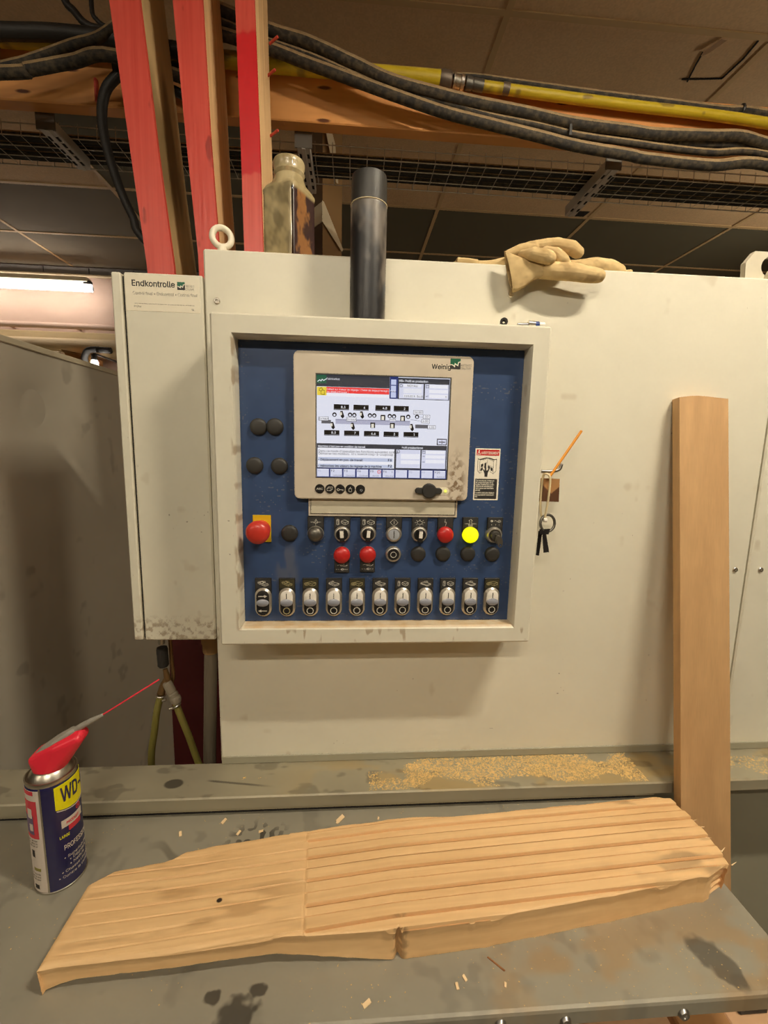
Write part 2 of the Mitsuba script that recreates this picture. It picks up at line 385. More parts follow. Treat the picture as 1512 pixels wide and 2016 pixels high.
def bed(p, n, uv):
    a = fbm(p.x * 8, p.y * 20, p.z * 8, 4)
    c = mix(f3(lin(138, 132, 114)), f3(lin(164, 156, 132)), a)
    d = smoothstep(.42, .60, fbm(p.x * 9, p.y * 16, 4., 4)) * smoothstep(-.25, .15, p.x) * smoothstep(.5, .9, n.z)
    c = mix(c, f3(lin(172, 144, 88)), d * .6)
    s = smoothstep(1.1, .8, dr.sqrt(dr.square((p.x + .348) / .019) + dr.square((p.y - .812) / .013)))
    s = dr.maximum(s, smoothstep(.0035, .0015, dr.abs(p.y - .812 + (p.x + .25) * .16)) * smoothstep(-.29, -.27, p.x) * smoothstep(-.14, -.2, p.x) * .8)
    s = dr.maximum(s, smoothstep(.60, .72, fbm(p.x * 22 + 5, p.y * 40, 7., 3)) * smoothstep(.5, .9, n.z) * .4)
    return mix(c, f3(lin(52, 48, 42)), s * .8)
mat('bed_steel', mikit.proc(bed), .45, metallic=.2, spec=.4)
mat('sawdust', rgb(lin(214, 182, 120)), .9)
mat('chip_wood', rgb(lin(232, 204, 160)), .8)
def guard(p, n, uv):
    a = fbm(p.x * 3, p.y * 3 + 2, p.z * 3, 4); b = fbm(p.y * 14, p.z * 14, 3., 3)
    c = mix(f3(lin(168, 162, 146)), f3(lin(186, 178, 160)), a)
    return mix(c, f3(lin(72, 66, 54)), smoothstep(.70, .85, b) * .25)
mat('guard_grey', mikit.proc(guard), .5)
mat('flange_grey', rgb(lin(186, 176, 150)), .5)
def tile(p, n, uv):
    a = fbm(p.x * 1.7, p.y * 1.7, 2., 4); b = noise(p.x * 160, p.y * 160, 1.)
    return mix(f3(lin(196, 166, 126)), f3(lin(214, 184, 144)), a) * (.92 + .12 * b)
mat('tile_brown', mikit.proc(tile), .9)
mat('tile_green', rgb(lin(96, 92, 74)), .9)
mat('tile_grey', rgb(lin(120, 112, 96)), .9)
mat('grid_rail', rgb(lin(196, 168, 124)), .6)
mat('hole_dark', rgb([.01, .008, .006]), .9)
mat('ceiling_slab', rgb(lin(110, 90, 64)), .9)
mat('flap_paper', rgb(lin(206, 180, 150)), .8)
def wallp(p, n, uv): return mix(f3(lin(176, 154, 140)), f3(lin(198, 176, 162)), fbm(p.x * 2, p.y * 2, p.z * 5, 4))
mat('wall_paint', mikit.proc(wallp), .8)
mat('wall_block', rgb(lin(120, 118, 116)), .9)
mat('floor_concrete', mikit.proc(lambda p, n, uv: mix(f3(lin(92, 86, 76)), f3(lin(116, 108, 94)), fbm(p.x * 3, p.y * 3, 0., 4))), .8)
mat('wall_grimy', rgb(lin(96, 86, 72)), .9)
mat('wood_box', rgb(lin(148, 116, 74)), .7)
mat('wood_box_dark', rgb(lin(96, 74, 48)), .7)
mat('white_board', rgb(lin(220, 206, 176)), .6)
mat('zinc', rgb([.60, .58, .53]), .35, metallic=.45)
mat('wire', rgb([.55, .50, .42]), .4, metallic=.6)
mat('beige_duct', rgb(lin(196, 178, 140)), .7)
mat('cardboard', rgb(lin(176, 126, 74)), .8)
def knit(p, n, uv):
    a = fbm(p.x * 60, p.y * 60, p.z * 60, 3)
    c = mix(f3(lin(176, 148, 100)), f3(lin(214, 188, 138)), a)
    return mix(c, f3(lin(130, 100, 58)), smoothstep(.58, .75, fbm(p.x * 45 + 9, p.y * 45, p.z * 45, 3)) * .45)
mat('glove_knit', mikit.proc(knit), .95, bump=lambda p, n, uv: noise(p.x * 700, p.y * 700, p.z * 700), bscale=.0006)
def ribs(p, n, uv): return .5 + .5 * dr.sin((p.x * .64 + p.z * .77) * 2600)
mat('glove_cuff', mikit.proc(knit), .95, bump=ribs, bscale=.0006)
mat('hose_clear', rgb(lin(132, 124, 62)), .25, spec=.6)
mat('conduit_grey', rgb(lin(112, 102, 86)), .6)
mat('hose_brass', rgb(lin(138, 108, 70)), .4, metallic=.7)
mat('fitting_grey', rgb(lin(150, 140, 122)), .45)
mat('orange_stick', rgb(lin(226, 150, 52)), .5)
mat('tie_white', rgb(lin(214, 198, 160)), .45)
def tag(p, n, uv):
    s = smoothstep(.0, .004, p.z - 1.527 - dr.abs(p.x - .385) * .9 + .012)
    return mix(f3(lin(84, 54, 34)), f3(lin(168, 124, 78)), s)
mat('tag_wood', mikit.proc(tag), .5)
mat('can_blue', rgb([.010, .009, .055]), .28, spec=.5)
mat('can_white', rgb(lin(196, 184, 172)), .3)
mat('can_yellow', rgb([.74, .66, .0]), .3)
mat('can_red', rgb([.55, .03, .05]), .3)
mat('can_purple', rgb([.10, .06, .14]), .3)
mat('can_metal', rgb([.52, .48, .40]), .33, metallic=1.0)
mat('trigger_red', rgb([.72, .022, .045]), .38)
mat('trigger_grey', rgb([.27, .25, .21]), .45)
mat('straw_red', rgb([.80, .04, .07]), .35)
def darkcan(p, n, uv):
    a = fbm(p.x * 26, p.y * 26, p.z * 11, 4)
    c = mix(f3([.012, .012, .014]), f3([.15, .13, .11]), smoothstep(.42, .66, a))
    return mix(c, f3([.022, .04, .062]), smoothstep(.55, .7, fbm(p.x * 20 + 4, p.y * 20, p.z * 15, 3)) * .6)
mat('dark_can', mikit.proc(darkcan), .42)
mat('dark_cap', rgb([.026, .024, .021]), .5)
mat('pale_rim', rgb(lin(200, 184, 150)), .4)
def content(p, n, uv):
    a = fbm(p.x * 80, p.y * 80, p.z * 22, 3); e = (a - .5) * .055 + (p.z - 2.0) * .12
    c = mix(f3(lin(170, 140, 92)), f3(lin(190, 110, 48)), smoothstep(-.130, -.120, p.x + e))
    return mix(c, f3([.022, .009, .012]), smoothstep(-.117, -.104, p.x + e))
mat('jar_content', mikit.proc(content), .5)
def jar_local(p):
    a, b = p.x + .129, p.y - .948; ca_, sa_ = math.cos(math.radians(31)), math.sin(math.radians(31))
    return a * ca_ - b * sa_, a * sa_ + b * ca_
def jar_dust(p, n, uv):
    a, b = jar_local(p); h = p.z - 1.943
    outer = smoothstep(.0350, .0358, dr.maximum(dr.abs(a), dr.abs(b)))
    neck = smoothstep(.128, .140, h); rim = smoothstep(.0262, .0270, dr.sqrt(a * a + b * b))
    g = fbm(a * 40 + h * 12, b * 40, h * 26, 3); left = smoothstep(-.0345, -.0352, b)
    w = outer * (.80 + left * (-.28 + .40 * smoothstep(.36, .66, g)))
    w = dr.maximum(w, neck * rim * (.62 + .3 * g))
    return dr.minimum(.95, dr.maximum(w, outer * smoothstep(.016, .008, h) * .5))
def jar_film(p, n, uv):
    a, b = jar_local(p); h = p.z - 1.943
    beige = mix(f3(lin(136, 120, 80)), f3(lin(214, 196, 152)), fbm(p.x * 46, p.y * 46, p.z * 22, 3))
    q = smoothstep(.0350, .0356, a) * smoothstep(.134, .126, h) * smoothstep(.008, .014, h)       # the right face: residue clinging to the glass
    e = b + (fbm(b * 70, h * 46, 3., 3) - .5) * .05 + (h - .06) * .16
    brown = mix(f3([.035, .014, .016]), f3(lin(150, 102, 58)), smoothstep(-.020, -.006, e) * smoothstep(.016, .004, e))
    return mix(beige, brown, q)
scene['bsdf_jar_glass'] = {'type': 'blendbsdf', 'weight': mikit.proc(jar_dust), 'glass': {'type': 'dielectric', 'int_ior': 1.5},
                           'dust': {'type': 'twosided', 'bsdf': {'type': 'principled', 'base_color': mikit.proc(jar_film), 'roughness': .3, 'clearcoat': .8, 'clearcoat_gloss': .95}}}
scene['bsdf_glow_base'] = {'type': 'twosided', 'bsdf': {'type': 'diffuse', 'reflectance': rgb([.02, .02, .02])}}

def lamp(rad, w=1.0): return {'type': 'area', 'radiance': rgb(rad), 'sampling_weight': float(w)}
mat('logo_blue', rgb([.02, .05, .22]), .35)

# ---------------------------------------------------------------- the room
RX0, RX1, RY0, RY1, CZ = -4.6, 4.6, -3.2, 4.6, 3.2
struct('floor', box(RX0 - .1, RX1 + .1, RY0 - .1, RY1 + .1, -.1, 0), 'floor_concrete')
struct('wall_back', box(RX0 - .1, RX1 + .1, RY1, RY1 + .1, 0, 3.3), 'wall_paint')
struct('wall_front', box(RX0 - .1, RX1 + .1, RY0 - .1, RY0, 0, 3.3), 'wall_grimy')
struct('wall_left', box(RX0 - .1, RX0, RY0, RY1, 0, 3.3), 'wall_grimy')
struct('wall_right', box(RX1, RX1 + .1, RY0, RY1, 0, 3.3), 'wall_grimy')
struct('ceiling', box(RX0 - .1, RX1 + .1, RY0 - .1, RY1 + .1, CZ + .03, CZ + .13), 'ceiling_slab')
xs = [.555 + 1.06 * k for k in range(-5, 5)]; ys = [.46, 1.155, 1.848, 2.53, 3.21, 3.91, 4.6]
ply_rail = {}
for i in range(len(xs) - 1):
    for j in range(len(ys) - 1):
        m = 'tile_brown'
        if ys[j] >= 3.2: m = 'tile_green' if xs[i] > -1.6 else 'tile_grey'
        elif j == 3 and i == 3: m = 'tile_green'
        d = [rng.uniform(0, .003) for _ in range(3)]
        t = box(xs[i] + .011, xs[i + 1] - .011, ys[j] + .011, ys[j + 1] - .011, CZ + d[0], CZ + .014 + d[0])
        struct('tile', t, m, 'ceiling')
for x in xs: struct('grid_rail', box(x - .012, x + .012, ys[0], ys[-1], CZ - .003, CZ + .028), 'grid_rail', 'ceiling')
for y in ys[:-1]: struct('grid_rail', box(xs[0], xs[-1], y - .012, y + .012, CZ - .0028, CZ + .028), 'grid_rail', 'ceiling')
# torn tile on the right and the hole near the tray
fl = np.array([(1.414, 1.869, CZ - .003), (1.386, 1.924, CZ - .006), (1.385, 1.935, CZ - .012), (1.402, 1.915, CZ - .016), (1.432, 1.862, CZ - .010)])
struct('torn_flap', trimesh.convex.convex_hull(np.vstack([fl, fl + [0, 0, .003]])), 'flap_paper', 'ceiling')
crack = strokes([[(1.388, 1.93), (1.405, 1.99), (1.432, 2.07)], [(1.56, 1.86), (1.572, 1.94), (1.566, 2.04)], [(1.40, 2.06), (1.49, 2.05), (1.566, 2.04)]], .0045)
cm = cat_([trimesh.creation.extrude_polygon(g, .004, engine='earcut') for g in getattr(crack, 'geoms', [crack])]); cm.apply_translation((0, 0, CZ - .0035))
struct('crack', cm, 'hole_dark', 'ceiling')
struct('hole', hexa([(1.44, 3.195, CZ - .002), (1.47, 3.13, CZ - .002), (1.578, 3.13, CZ - .002), (1.568, 3.195, CZ - .002)], [(1.44, 3.195, CZ + .004), (1.47, 3.13, CZ + .004), (1.578, 3.13, CZ + .004), (1.568, 3.195, CZ + .004)]), 'hole_dark', 'ceiling')

# ceiling lamps of the hall (behind and above the camera)
def hall_lamp(L, label):
    t = thing('ceiling_lamp', label, 'lamp')
    a, b = np.array(L['p0']), np.array(L['p1']); r = L['r']
    d = (b - a) / np.linalg.norm(b - a); q = np.array([-d[1], d[0], 0]); e = np.array([0, 0, 1.0])
    def slab(s0, s1, w0, w1, h0, h1):
        f = lambda p, s: [p + d * s + q * w + e * h for w in (w0, w1) for h in (h0, h1)]
        return hexa(f(a, s0), f(b, s1))
    put('tube', tube([a, a * .6 + b * .4, b], r, 12, smoothpath=False), 'glow_base', t, smooth=40, emitter=lamp([c * L['power'] for c in WARM], 4))
    put('batten', slab(-.05, .05, -.03, .03, .05, .10), 'white_board', t)
    if L.get('trough'):
        for g in (-1, 1):
            f = lambda p, s: [p + d * s + q * (g * .03) + e * .052, p + d * s + q * (g * .10) - e * .02, p + d * s + q * (g * .034) + e * .056, p + d * s + q * (g * .104) - e * .017]
            put('reflector', hexa(f(a, -.05), f(b, .05)), 'white_board', t)
        for p in (a - d * .05, b + d * .05): put('end_plate', hexa([p + q * w + e * h for w in (-.08, .08) for h in (-.02, .055)], [p + d * .004 + q * w + e * h for w in (-.08, .08) for h in (-.02, .055)]), 'white_board', t)
    for p, s in ((a, -1), (b, 1)): put('socket', hexa([p + d * s * .005 + q * w + e * h for w in (-.02, .02) for h in (-.03, .055)], [p + d * s * .035 + q * w + e * h for w in (-.02, .02) for h in (-.03, .055)]), 'white_board', t)
    for p, s in ((a, .06), (b, -.06)): x, y, z = p + d * s; put('hanger', box(x - .008, x + .008, y - .008, y + .008, z + .10, CZ + .03), 'steel', t)
hall_lamp(LAMP_B, 'short fluorescent tube lamp above the steel table')
hall_lamp(LAMP_A, 'fluorescent tube lamp hanging behind the camera')
hall_lamp(LAMP_E, 'fluorescent tube lamp hanging to the right of the frame')
hall_lamp(LAMP_C, 'fluorescent tube lamp at the left rear of the hall')
hall_lamp(LAMP_D, 'fluorescent tube lamp at the right rear of the hall')

# back wall: block course, rails, tube lamp, ducts, clutter
for k in range(9):
    struct('block', box(-4.5 + k * .405, -4.5 + k * .405 + .397, 4.575, 4.6, 3.125, 3.192, .003), 'wall_block', 'wall_back')
def wall_rail(z, r, label, m, y=4.54):
    put('wall_pipe', [tube([(RX0, y, z), (-1.2, y, z)], r, 10, smoothpath=False)] + [box(x - .01, x + .01, y, 4.6, z - r, z + r) for x in (-4.0, -3.2, -2.6, -1.8)], m, smooth=40, label=label, cat='pipe')
wall_rail(3.105, .014, 'thin pale conduit along the top of the far wall', 'white_board')
wall_rail(2.655, .026, 'dull pink pipe along the far wall below the lit tube', 'wall_paint')
put('cable_trunking', box(RX0, -1.2, 4.52, 4.6, 2.52, 2.60, .004), 'beige_duct', label='beige trunking along the far wall under the pipe', cat='trunking')
put('air_duct', tube([(RX0, 4.40, 2.43), (-1.2, 4.40, 2.43)], .085, 20, smoothpath=False), 'beige_duct', smooth=40, label='round greenish duct behind the grey machine guard', cat='duct')
t = thing('tube_lamp', 'bright fluorescent tube lamp on the far wall', 'lamp')
zt, yt = 2.945, 4.36
put('tube', tube([(-3.62, yt, zt), (-2.44, yt, zt), (-2.40, yt, zt), (-2.365, yt, zt), (-2.352, yt, zt - .004)], [.034, .034, .034, .024, .008], 16, 4), 'glow_base', t, smooth=True, emitter=lamp([WALL_TUBE, WALL_TUBE * .86, WALL_TUBE * .74], 1.5))
put('housing', box(-3.7, -2.37, yt - .03, yt + .05, zt + .045, zt + .085, .006), 'white_board', t)
put('end_cap', box(-2.41, -2.35, yt - .02, yt + .03, zt + .028, zt + .06, .006), 'black_rough', t)
put('bracket', [box(x, x + .03, yt + .03, 4.6, zt + .05, zt + .075) for x in (-3.4, -2.7)], 'white_board', t)
t = thing('junction_box', 'small white box on a ledge behind the grey guard', 'box')
put('body', box(-2.70, -2.56, 4.18, 4.30, 2.18, 2.36, .006), 'white_board', t); put('lid', box(-2.69, -2.57, 4.172, 4.18, 2.20, 2.35, .003), 'sticker', t)
t = thing('cardboard_box', 'brown cardboard box behind the guard beside the white box', 'box')
put('body', hexa([(-2.54, 4.22, 2.18), (-2.27, 4.20, 2.18), (-2.27, 4.20, 2.31), (-2.54, 4.22, 2.36)], [(-2.54, 4.32, 2.18), (-2.27, 4.31, 2.18), (-2.27, 4.31, 2.31), (-2.54, 4.32, 2.36)]), 'cardboard', t)
put('flap', hexa([(-2.54, 4.22, 2.36), (-2.27, 4.20, 2.31), (-2.27, 4.15, 2.325), (-2.54, 4.17, 2.375)], [(-2.54, 4.22, 2.356), (-2.27, 4.20, 2.306), (-2.27, 4.15, 2.321), (-2.54, 4.17, 2.371)]), 'wood_box', t)
put('shelf_board', box(-3.6, -1.6, 4.12, 4.6, 2.14, 2.18, .004), 'beige_duct', label='beige shelf board on the far wall behind the guard', cat='shelf')
put('bent_pipe', tube([(-2.31, 4.13, 2.20), (-2.325, 4.13, 2.30), (-2.30, 4.13, 2.355), (-2.25, 4.13, 2.375), (-2.1, 4.13, 2.37)], .026, 12), 'black_rough', smooth=True, label='dark bent pipe above the small lamp in the gap', cat='pipe')
t = thing('small_lamp', 'small glaring lamp in the gap beside the pale side cabinet', 'lamp')
bul = trimesh.creation.icosphere(subdivisions=2, radius=.03); bul.apply_scale((1, 1, 1.4)); bul.apply_translation((-2.20, 4.05, 2.245))
put('bulb', bul, 'glow_base', t, smooth=True, emitter=lamp([60, 56, 52], .3)); put('socket', cyl((-2.20, 4.05, 2.275), (-2.20, 4.05, 2.32), .022), 'black_rough', t); put('bracket', box(-2.21, -2.19, 4.05, 4.6, 2.32, 2.332), 'black_rough', t)

# ---------------------------------------------------------------- red timber posts
def post(stations, depth, label, red, side, y0=1.25):
    """stations: (z, left x, right x) from the floor up"""
    t = thing('timber_post', label, 'post', None)
    def loft_box(ya, yb, inset=0.0):
        v, f = [], []
        for z, a, b in stations: v += [(a + inset, ya, z), (b - inset, ya, z), (b - inset, yb, z), (a + inset, yb, z)]
        for i in range(len(stations) - 1):
            for j in range(4):
                p, q = i * 4 + j, i * 4 + (j + 1) % 4
                f += [(p, q, q + 4), (p, q + 4, p + 4)]
        n = (len(stations) - 1) * 4
        f += [(0, 2, 1), (0, 3, 2), (n, n + 1, n + 2), (n, n + 2, n + 3)]
        return trimesh.Trimesh(np.array(v), f, process=False)
    put('timber', loft_box(y0 + .012, y0 + depth, .0005), side, t)
    put('painted_face', loft_box(y0, y0 + .012), red, t, label='red painted front face')
post([(0, -.520, -.455), (1.2, -.522, -.456), (1.9, -.528, -.460), (2.05, -.5335, -.466), (2.30, -.5575, -.4905), (2.63, -.587, -.517), (3.2, -.638, -.565)], .19, 'leftmost red timber post, leaning, with a dusty side', 'red_paint', 'post_wood_dusty')
post([(0, -.400, -.346), (1.9, -.402, -.346), (2.08, -.404, -.350), (2.36, -.424, -.364), (2.645, -.441, -.372), (3.2, -.478, -.402)], .19, 'middle red timber post with a bare tan side', 'red_paint', 'post_wood')
post([(0, -.284, -.236), (2.1, -.287, -.239), (2.36, -.290, -.243), (2.656, -.295, -.2495), (3.2, -.302, -.258)], .195, 'right red timber post with a brighter red patch behind the jar', 'red_paint_patched', 'post_wood')
put('cover_board', box(-.520, -.335, 1.225, 1.2495, 0, 1.24, .003), 'red_dark', label='dark red board low behind the hoses', cat='board')
for x, z, w in ((-.228, 2.70, 'topmost'), (-.236, 2.62, 'second'), (-.230, 2.47, 'lowest')):
    put('peg', cyl((x - .016, 1.42, z), (x + .010, 1.40, z + .004), .0034, n=8), 'red_paint', label=w + ' small red peg on the bare side of the right post', cat='peg', group='red pegs on the right post')

# ---------------------------------------------------------------- wooden beam, pipes and cables in front of it
BZ = 2.597
put('wooden_beam', box(-4.5, 4.5, 1.55, 1.597, BZ, 2.745, .003), 'beam_wood', label='orange wooden beam across the room behind the red posts', cat='beam')
YP = 1.522
t = thing('yellow_pipe', 'yellow gas pipe with grey couplings on the wooden beam', 'pipe')
put('wide_pipe', tube([(-4.5, YP, 2.735), (-1.0, YP, 2.735), (-0.2406,1.522,2.7255), (0.2546,1.522,2.7254)], .0215, 14, 6), 'yellow_pipe_paint', t, smooth=40)
a, b = np.array((0.2546,1.522,2.7254)), np.array((0.4022,1.522,2.7139)); dd = (b - a)
def along(s): return a + dd * s
put('coupling', lathe([(0, 0), (.0225, 0), (.0245, .008), (.0245, .030), (.021, .036), (0, .036)], along(0), dd, 18), 'fitting', t, smooth=40)
put('collar', lathe([(0, 0), (.022, 0), (.022, .005), (.0175, .007), (.0175, .022), (.0205, .024), (.0205, .034), (0, .034)], along(.28), dd, 18), 'chrome', t, smooth=40)
put('coupling', lathe([(0, 0), (.018, 0), (.018, .018), (.015, .022), (.017, .025), (.017, .055), (0, .055)], along(.55), dd, 18), 'steel_dark', t, smooth=40)
put('narrow_pipe', tube([tuple(along(.9)), (0.6347,1.522,2.7037), (0.87,1.522,2.6945), (1.3455,1.522,2.6758), (2.2, YP, 2.60), (4.5, YP, 2.60)], .0152, 14, 6), 'yellow_pipe_paint', t, smooth=40)
put('band', cyl((0.4523,1.522,2.7133), (0.4735,1.522,2.712), .0165), 'fitting', t, smooth=40)
def cable(pts, r, label, y=1.505, left=None, m='cable_dusty', group=None):
    return put('cable', tube(pts, r, 10, 7), m, smooth=True, label=label, cat='cable', group=group)
cable([(-.40, 1.468, 2.815)] + [(-0.2449,1.466,2.7699),(-0.1399,1.466,2.7489),(-0.0108,1.466,2.7071),(0.1017,1.466,2.6695),(0.2561,1.466,2.6433),(0.354,1.466,2.63),(0.5135,1.466,2.6138),(0.6587,1.466,2.596),(0.8452,1.466,2.5875),(0.9284,1.466,2.5831),(1.1118,1.466,2.591),(1.2047,1.466,2.5957),(1.3052,1.466,2.5791)] + [(1.8, 1.48, 2.50), (4.5, 1.48, 2.5)], [.0175, .0175, .0165, .016, .016], 'thickest black cable, topmost of the sagging bundle on the beam')
cable([(-.40, 1.475, 2.79)] + [(-0.247,1.476,2.7472),(-0.1234,1.476,2.7167),(0.0271,1.476,2.6714),(0.2199,1.476,2.6342),(0.24,1.476,2.6329),(0.3976,1.476,2.6028),(0.5596,1.476,2.5861),(0.6825,1.476,2.5689),(0.8549,1.476,2.5589),(0.9762,1.476,2.5524),(1.1262,1.476,2.5489),(1.3192,1.476,2.5538)] + [(1.8, 1.49, 2.47), (4.5, 1.49, 2.47)], .0105, 'thin dusty cable in the middle of the sagging bundle')
cable([(-.40, 1.462, 2.75)] + [(-0.2453,1.464,2.7213),(-0.1516,1.464,2.6964),(-0.0474,1.464,2.6703),(0.1025,1.464,2.6324),(0.2577,1.464,2.5962),(0.3956,1.464,2.5742),(0.5571,1.464,2.5504),(0.6796,1.464,2.5317),(0.8516,1.464,2.5171),(0.8988,1.464,2.5115),(1.1221,1.464,2.5052),(1.3132,1.464,2.5171)] + [(1.8, 1.475, 2.44), (4.5, 1.475, 2.44)], .0165, 'lowest thick dusty cable of the sagging bundle')
cable([(-.40, 1.49, 2.76)] + [(-0.1273,1.488,2.7373),(-0.0047,1.488,2.6991),(0.1485,1.488,2.6565),(0.3048,1.488,2.6361),(0.4327,1.488,2.6118),(0.595,1.488,2.5933),(0.7601,1.488,2.583),(0.982,1.488,2.5774),(1.0945,1.488,2.5789),(1.2217,1.488,2.5827),(1.3281,1.488,2.5733)] + [(1.8, 1.51, 2.48), (4.5, 1.51, 2.48)], [.010, .010, .0105, .012, .0135, .012, .011], 'cable that bulges upward at the right of the bundle')
cable([(0.1347,1.515,2.7047),(0.2453,1.515,2.6879),(0.3792,1.515,2.6555),(0.4894,1.515,2.6292),(0.6228,1.515,2.6067),(0.758,1.515,2.591),(0.9113,1.515,2.5879)], .009, 'short cable hidden behind the sagging bundle')
cable([(0.2779,1.531,2.7434),(0.374,1.531,2.7462),(0.5372,1.531,2.7371),(0.7709,1.531,2.7254),(0.976,1.531,2.7182),(1.1859,1.531,2.7093),(1.3494,1.531,2.7073)] + [(2.0, 1.531, 2.64), (4.5, 1.531, 2.64)], [.007, .009, .0115, .013, .0145, .015, .015], 'black cable lying above the narrow yellow pipe')
put('cable_tie', torus((1.2512,1.531,2.7094), .018, .004, (1, 0, -.1), 16, 6), 'black', label='black tie around the cable above the yellow pipe', cat='tie')
put('cable_tie', [torus((0.662,1.478,2.5914), .019, .003, (1, 0, -.25), 16, 6), box(.648, .656, 1.455, 1.462, 2.555, 2.585)], 'black', label='black tie hanging at the middle of the sagging bundle', cat='tie')
put('cable_tie', torus((1.2433,1.505,2.6019), .0165, .0022, (1, 0, .2), 16, 6), 'tie_white', label='pale tie on the bulging cable', cat='tie')
# left of the posts
cable([(-2.2, 1.46, 2.40), (-1.5, 1.46, 2.48)] + [(-0.9885,1.46,2.6169),(-0.8908,1.46,2.6478),(-0.7907,1.46,2.6875),(-0.7087,1.46,2.7174)] + [(-.62, 1.47, 2.80)], .0135, 'dark cable rising to the right beyond the left post', m='cable_dusty')
cable([(-2.2, 1.43, 2.5), (-1.6, 1.43, 2.53)] + [(-0.9694,1.43,2.5838),(-0.8895,1.43,2.5982),(-0.7777,1.43,2.6249),(-0.6653,1.43,2.6468)] + [(-.40, 1.5, 2.63)], .0165, 'lower thick cable left of the posts', m='cable_dusty')
cable([(-4.4, 1.48, 2.75), (-1.5, 1.48, 2.69)] + [(-0.9918,1.478,2.7183),(-0.8636,1.478,2.7259),(-0.7658,1.478,2.7261),(-0.7001,1.478,2.7237)] + [(-.42, 1.478, 2.70)], .021, 'widest black cable under the yellow pipe at the left', m='cable_black')
cable([(-4.4, 1.525, 2.68), (-1.5, 1.525, 2.65)] + [(-1.0261,1.525,2.7256),(-0.8944,1.525,2.723),(-0.8023,1.525,2.7313),(-0.7109,1.525,2.7397)] + [(-.42, 1.525, 2.67)], .011, 'thin black cable left of the posts below the widest one', m='cable_black')
cable([(-0.8154,1.47,2.8734)] + [(-0.8079,1.47,2.802),(-0.7857,1.47,2.7771),(-0.7607,1.47,2.7509),(-0.7289,1.47,2.7399)] + [(-0.6762,1.48,2.7472)], .010, 'dark cable dropping from the ceiling left of the posts', m='cable_black')
cable([(-0.7509,1.5,2.8941)] + [(-0.7531,1.5,2.8076),(-0.7422,1.5,2.7859),(-0.7237,1.5,2.7723),(-0.6936,1.5,2.7646)], .006, 'thin cable hanging beside the leftmost post', m='cable_black')
cable([(-.40, 1.52, 2.58), (-0.6571,1.48,2.6527)] + [(-0.6774,1.47,2.6285),(-0.7116,1.47,2.5928),(-0.7276,1.47,2.5427),(-0.7279,1.47,2.4775),(-0.7119,1.47,2.4002),(-0.6871,1.47,2.3206),(-0.6592,1.47,2.2574),(-0.6333,1.47,2.2001)] + [(-.47, 1.48, 2.06)], [.013, .0135, .0135, .013, .0125, .0115, .0115], 'black cable hanging in a long curve left of the posts', m='cable_black')
put('red_paint_tag', box(-.780, -.772, 1.535, 1.549, 2.60, 2.665, .002), 'red_paint', label='small red strip on the beam left of the posts', cat='strip')

# ---------------------------------------------------------------- struts and the wire cable tray behind the beam
def strut(x, yb, z, label):
    t = thing('strut_channel', label, 'bracket')
    w = .020
    put('channel', [box(x - w, x + w, 1.598, yb, z, z + .003), box(x - w, x - w + .003, 1.598, yb, z, z + .036), box(x + w - .003, x + w, 1.598, yb, z, z + .036),
                    box(x - w, x - w + .009, 1.598, yb, z + .033, z + .036), box(x + w - .009, x + w, 1.598, yb, z + .033, z + .036), box(x - .006, x + .006, 1.598, yb, z - .003, z, .001)], 'zinc', t)
    for k in range(5):
        yy = 1.63 + k * (yb - 1.66) / 4.5
        put('slot', [box(x - .016, x - .009, yy, yy + .02, z - .0012, z + .0005), box(x + .009, x + .016, yy, yy + .02, z - .0012, z + .0005)], 'hole_dark', t)
    put('end_plate', box(x - w - .008, x + w + .008, 1.597, 1.602, z, BZ + .06), 'steel_dark', t)
SZ = 2.552
strut(.876, 1.906, SZ, 'zinc strut carrying the cable tray at the right'); strut(-.171, 1.86, SZ, 'zinc strut just right of the right red post'); strut(-.964, 1.80, SZ, 'zinc strut carrying the cable tray left of the posts')
strut(2.2, 1.906, SZ, 'zinc strut carrying the cable tray beyond the frame')
TZ, TY0, TY1 = SZ + .040, 1.702, 1.868
t = thing('cable_tray', 'wire mesh cable tray hung behind the wooden beam', 'cable tray')
for y, z in ((TY0, TZ), (1.756, TZ), (1.812, TZ), (TY1, TZ), (TY0, TZ + .036), (TY1, TZ + .036)):
    put('long_wire', cyl((-2.6, y, z), (3.2, y, z), .0020, n=6), 'wire', t)
nw = 0
for k in range(96):
    x = -2.55 + k * .0602
    put('cross_wire', tube([(x, TY0, TZ + .046), (x, TY0 - .001, TZ - .003), (x, TY1, TZ - .003), (x, TY1, TZ + .046)], .0013, 4, smoothpath=False), 'wire', t)
for k in range(9):
    yy = TY0 + .014 + k * .0172; zz = TZ + .0125 + (k % 3) * .003
    pts = [(x, yy + .002 * math.sin(x * 2.1 + k * 1.3), zz + .002 * math.sin(x * 3 + k)) for x in np.linspace(-2.6, 3.2, 16)]
    put('tray_cable', tube(pts, .0072 + .0008 * (k % 2), 8, 4), 'cable_black' if k % 3 else 'cable_dusty', smooth=True, label='black cable lying along the wire mesh tray', cat='cable', group='cables lying in the wire tray')

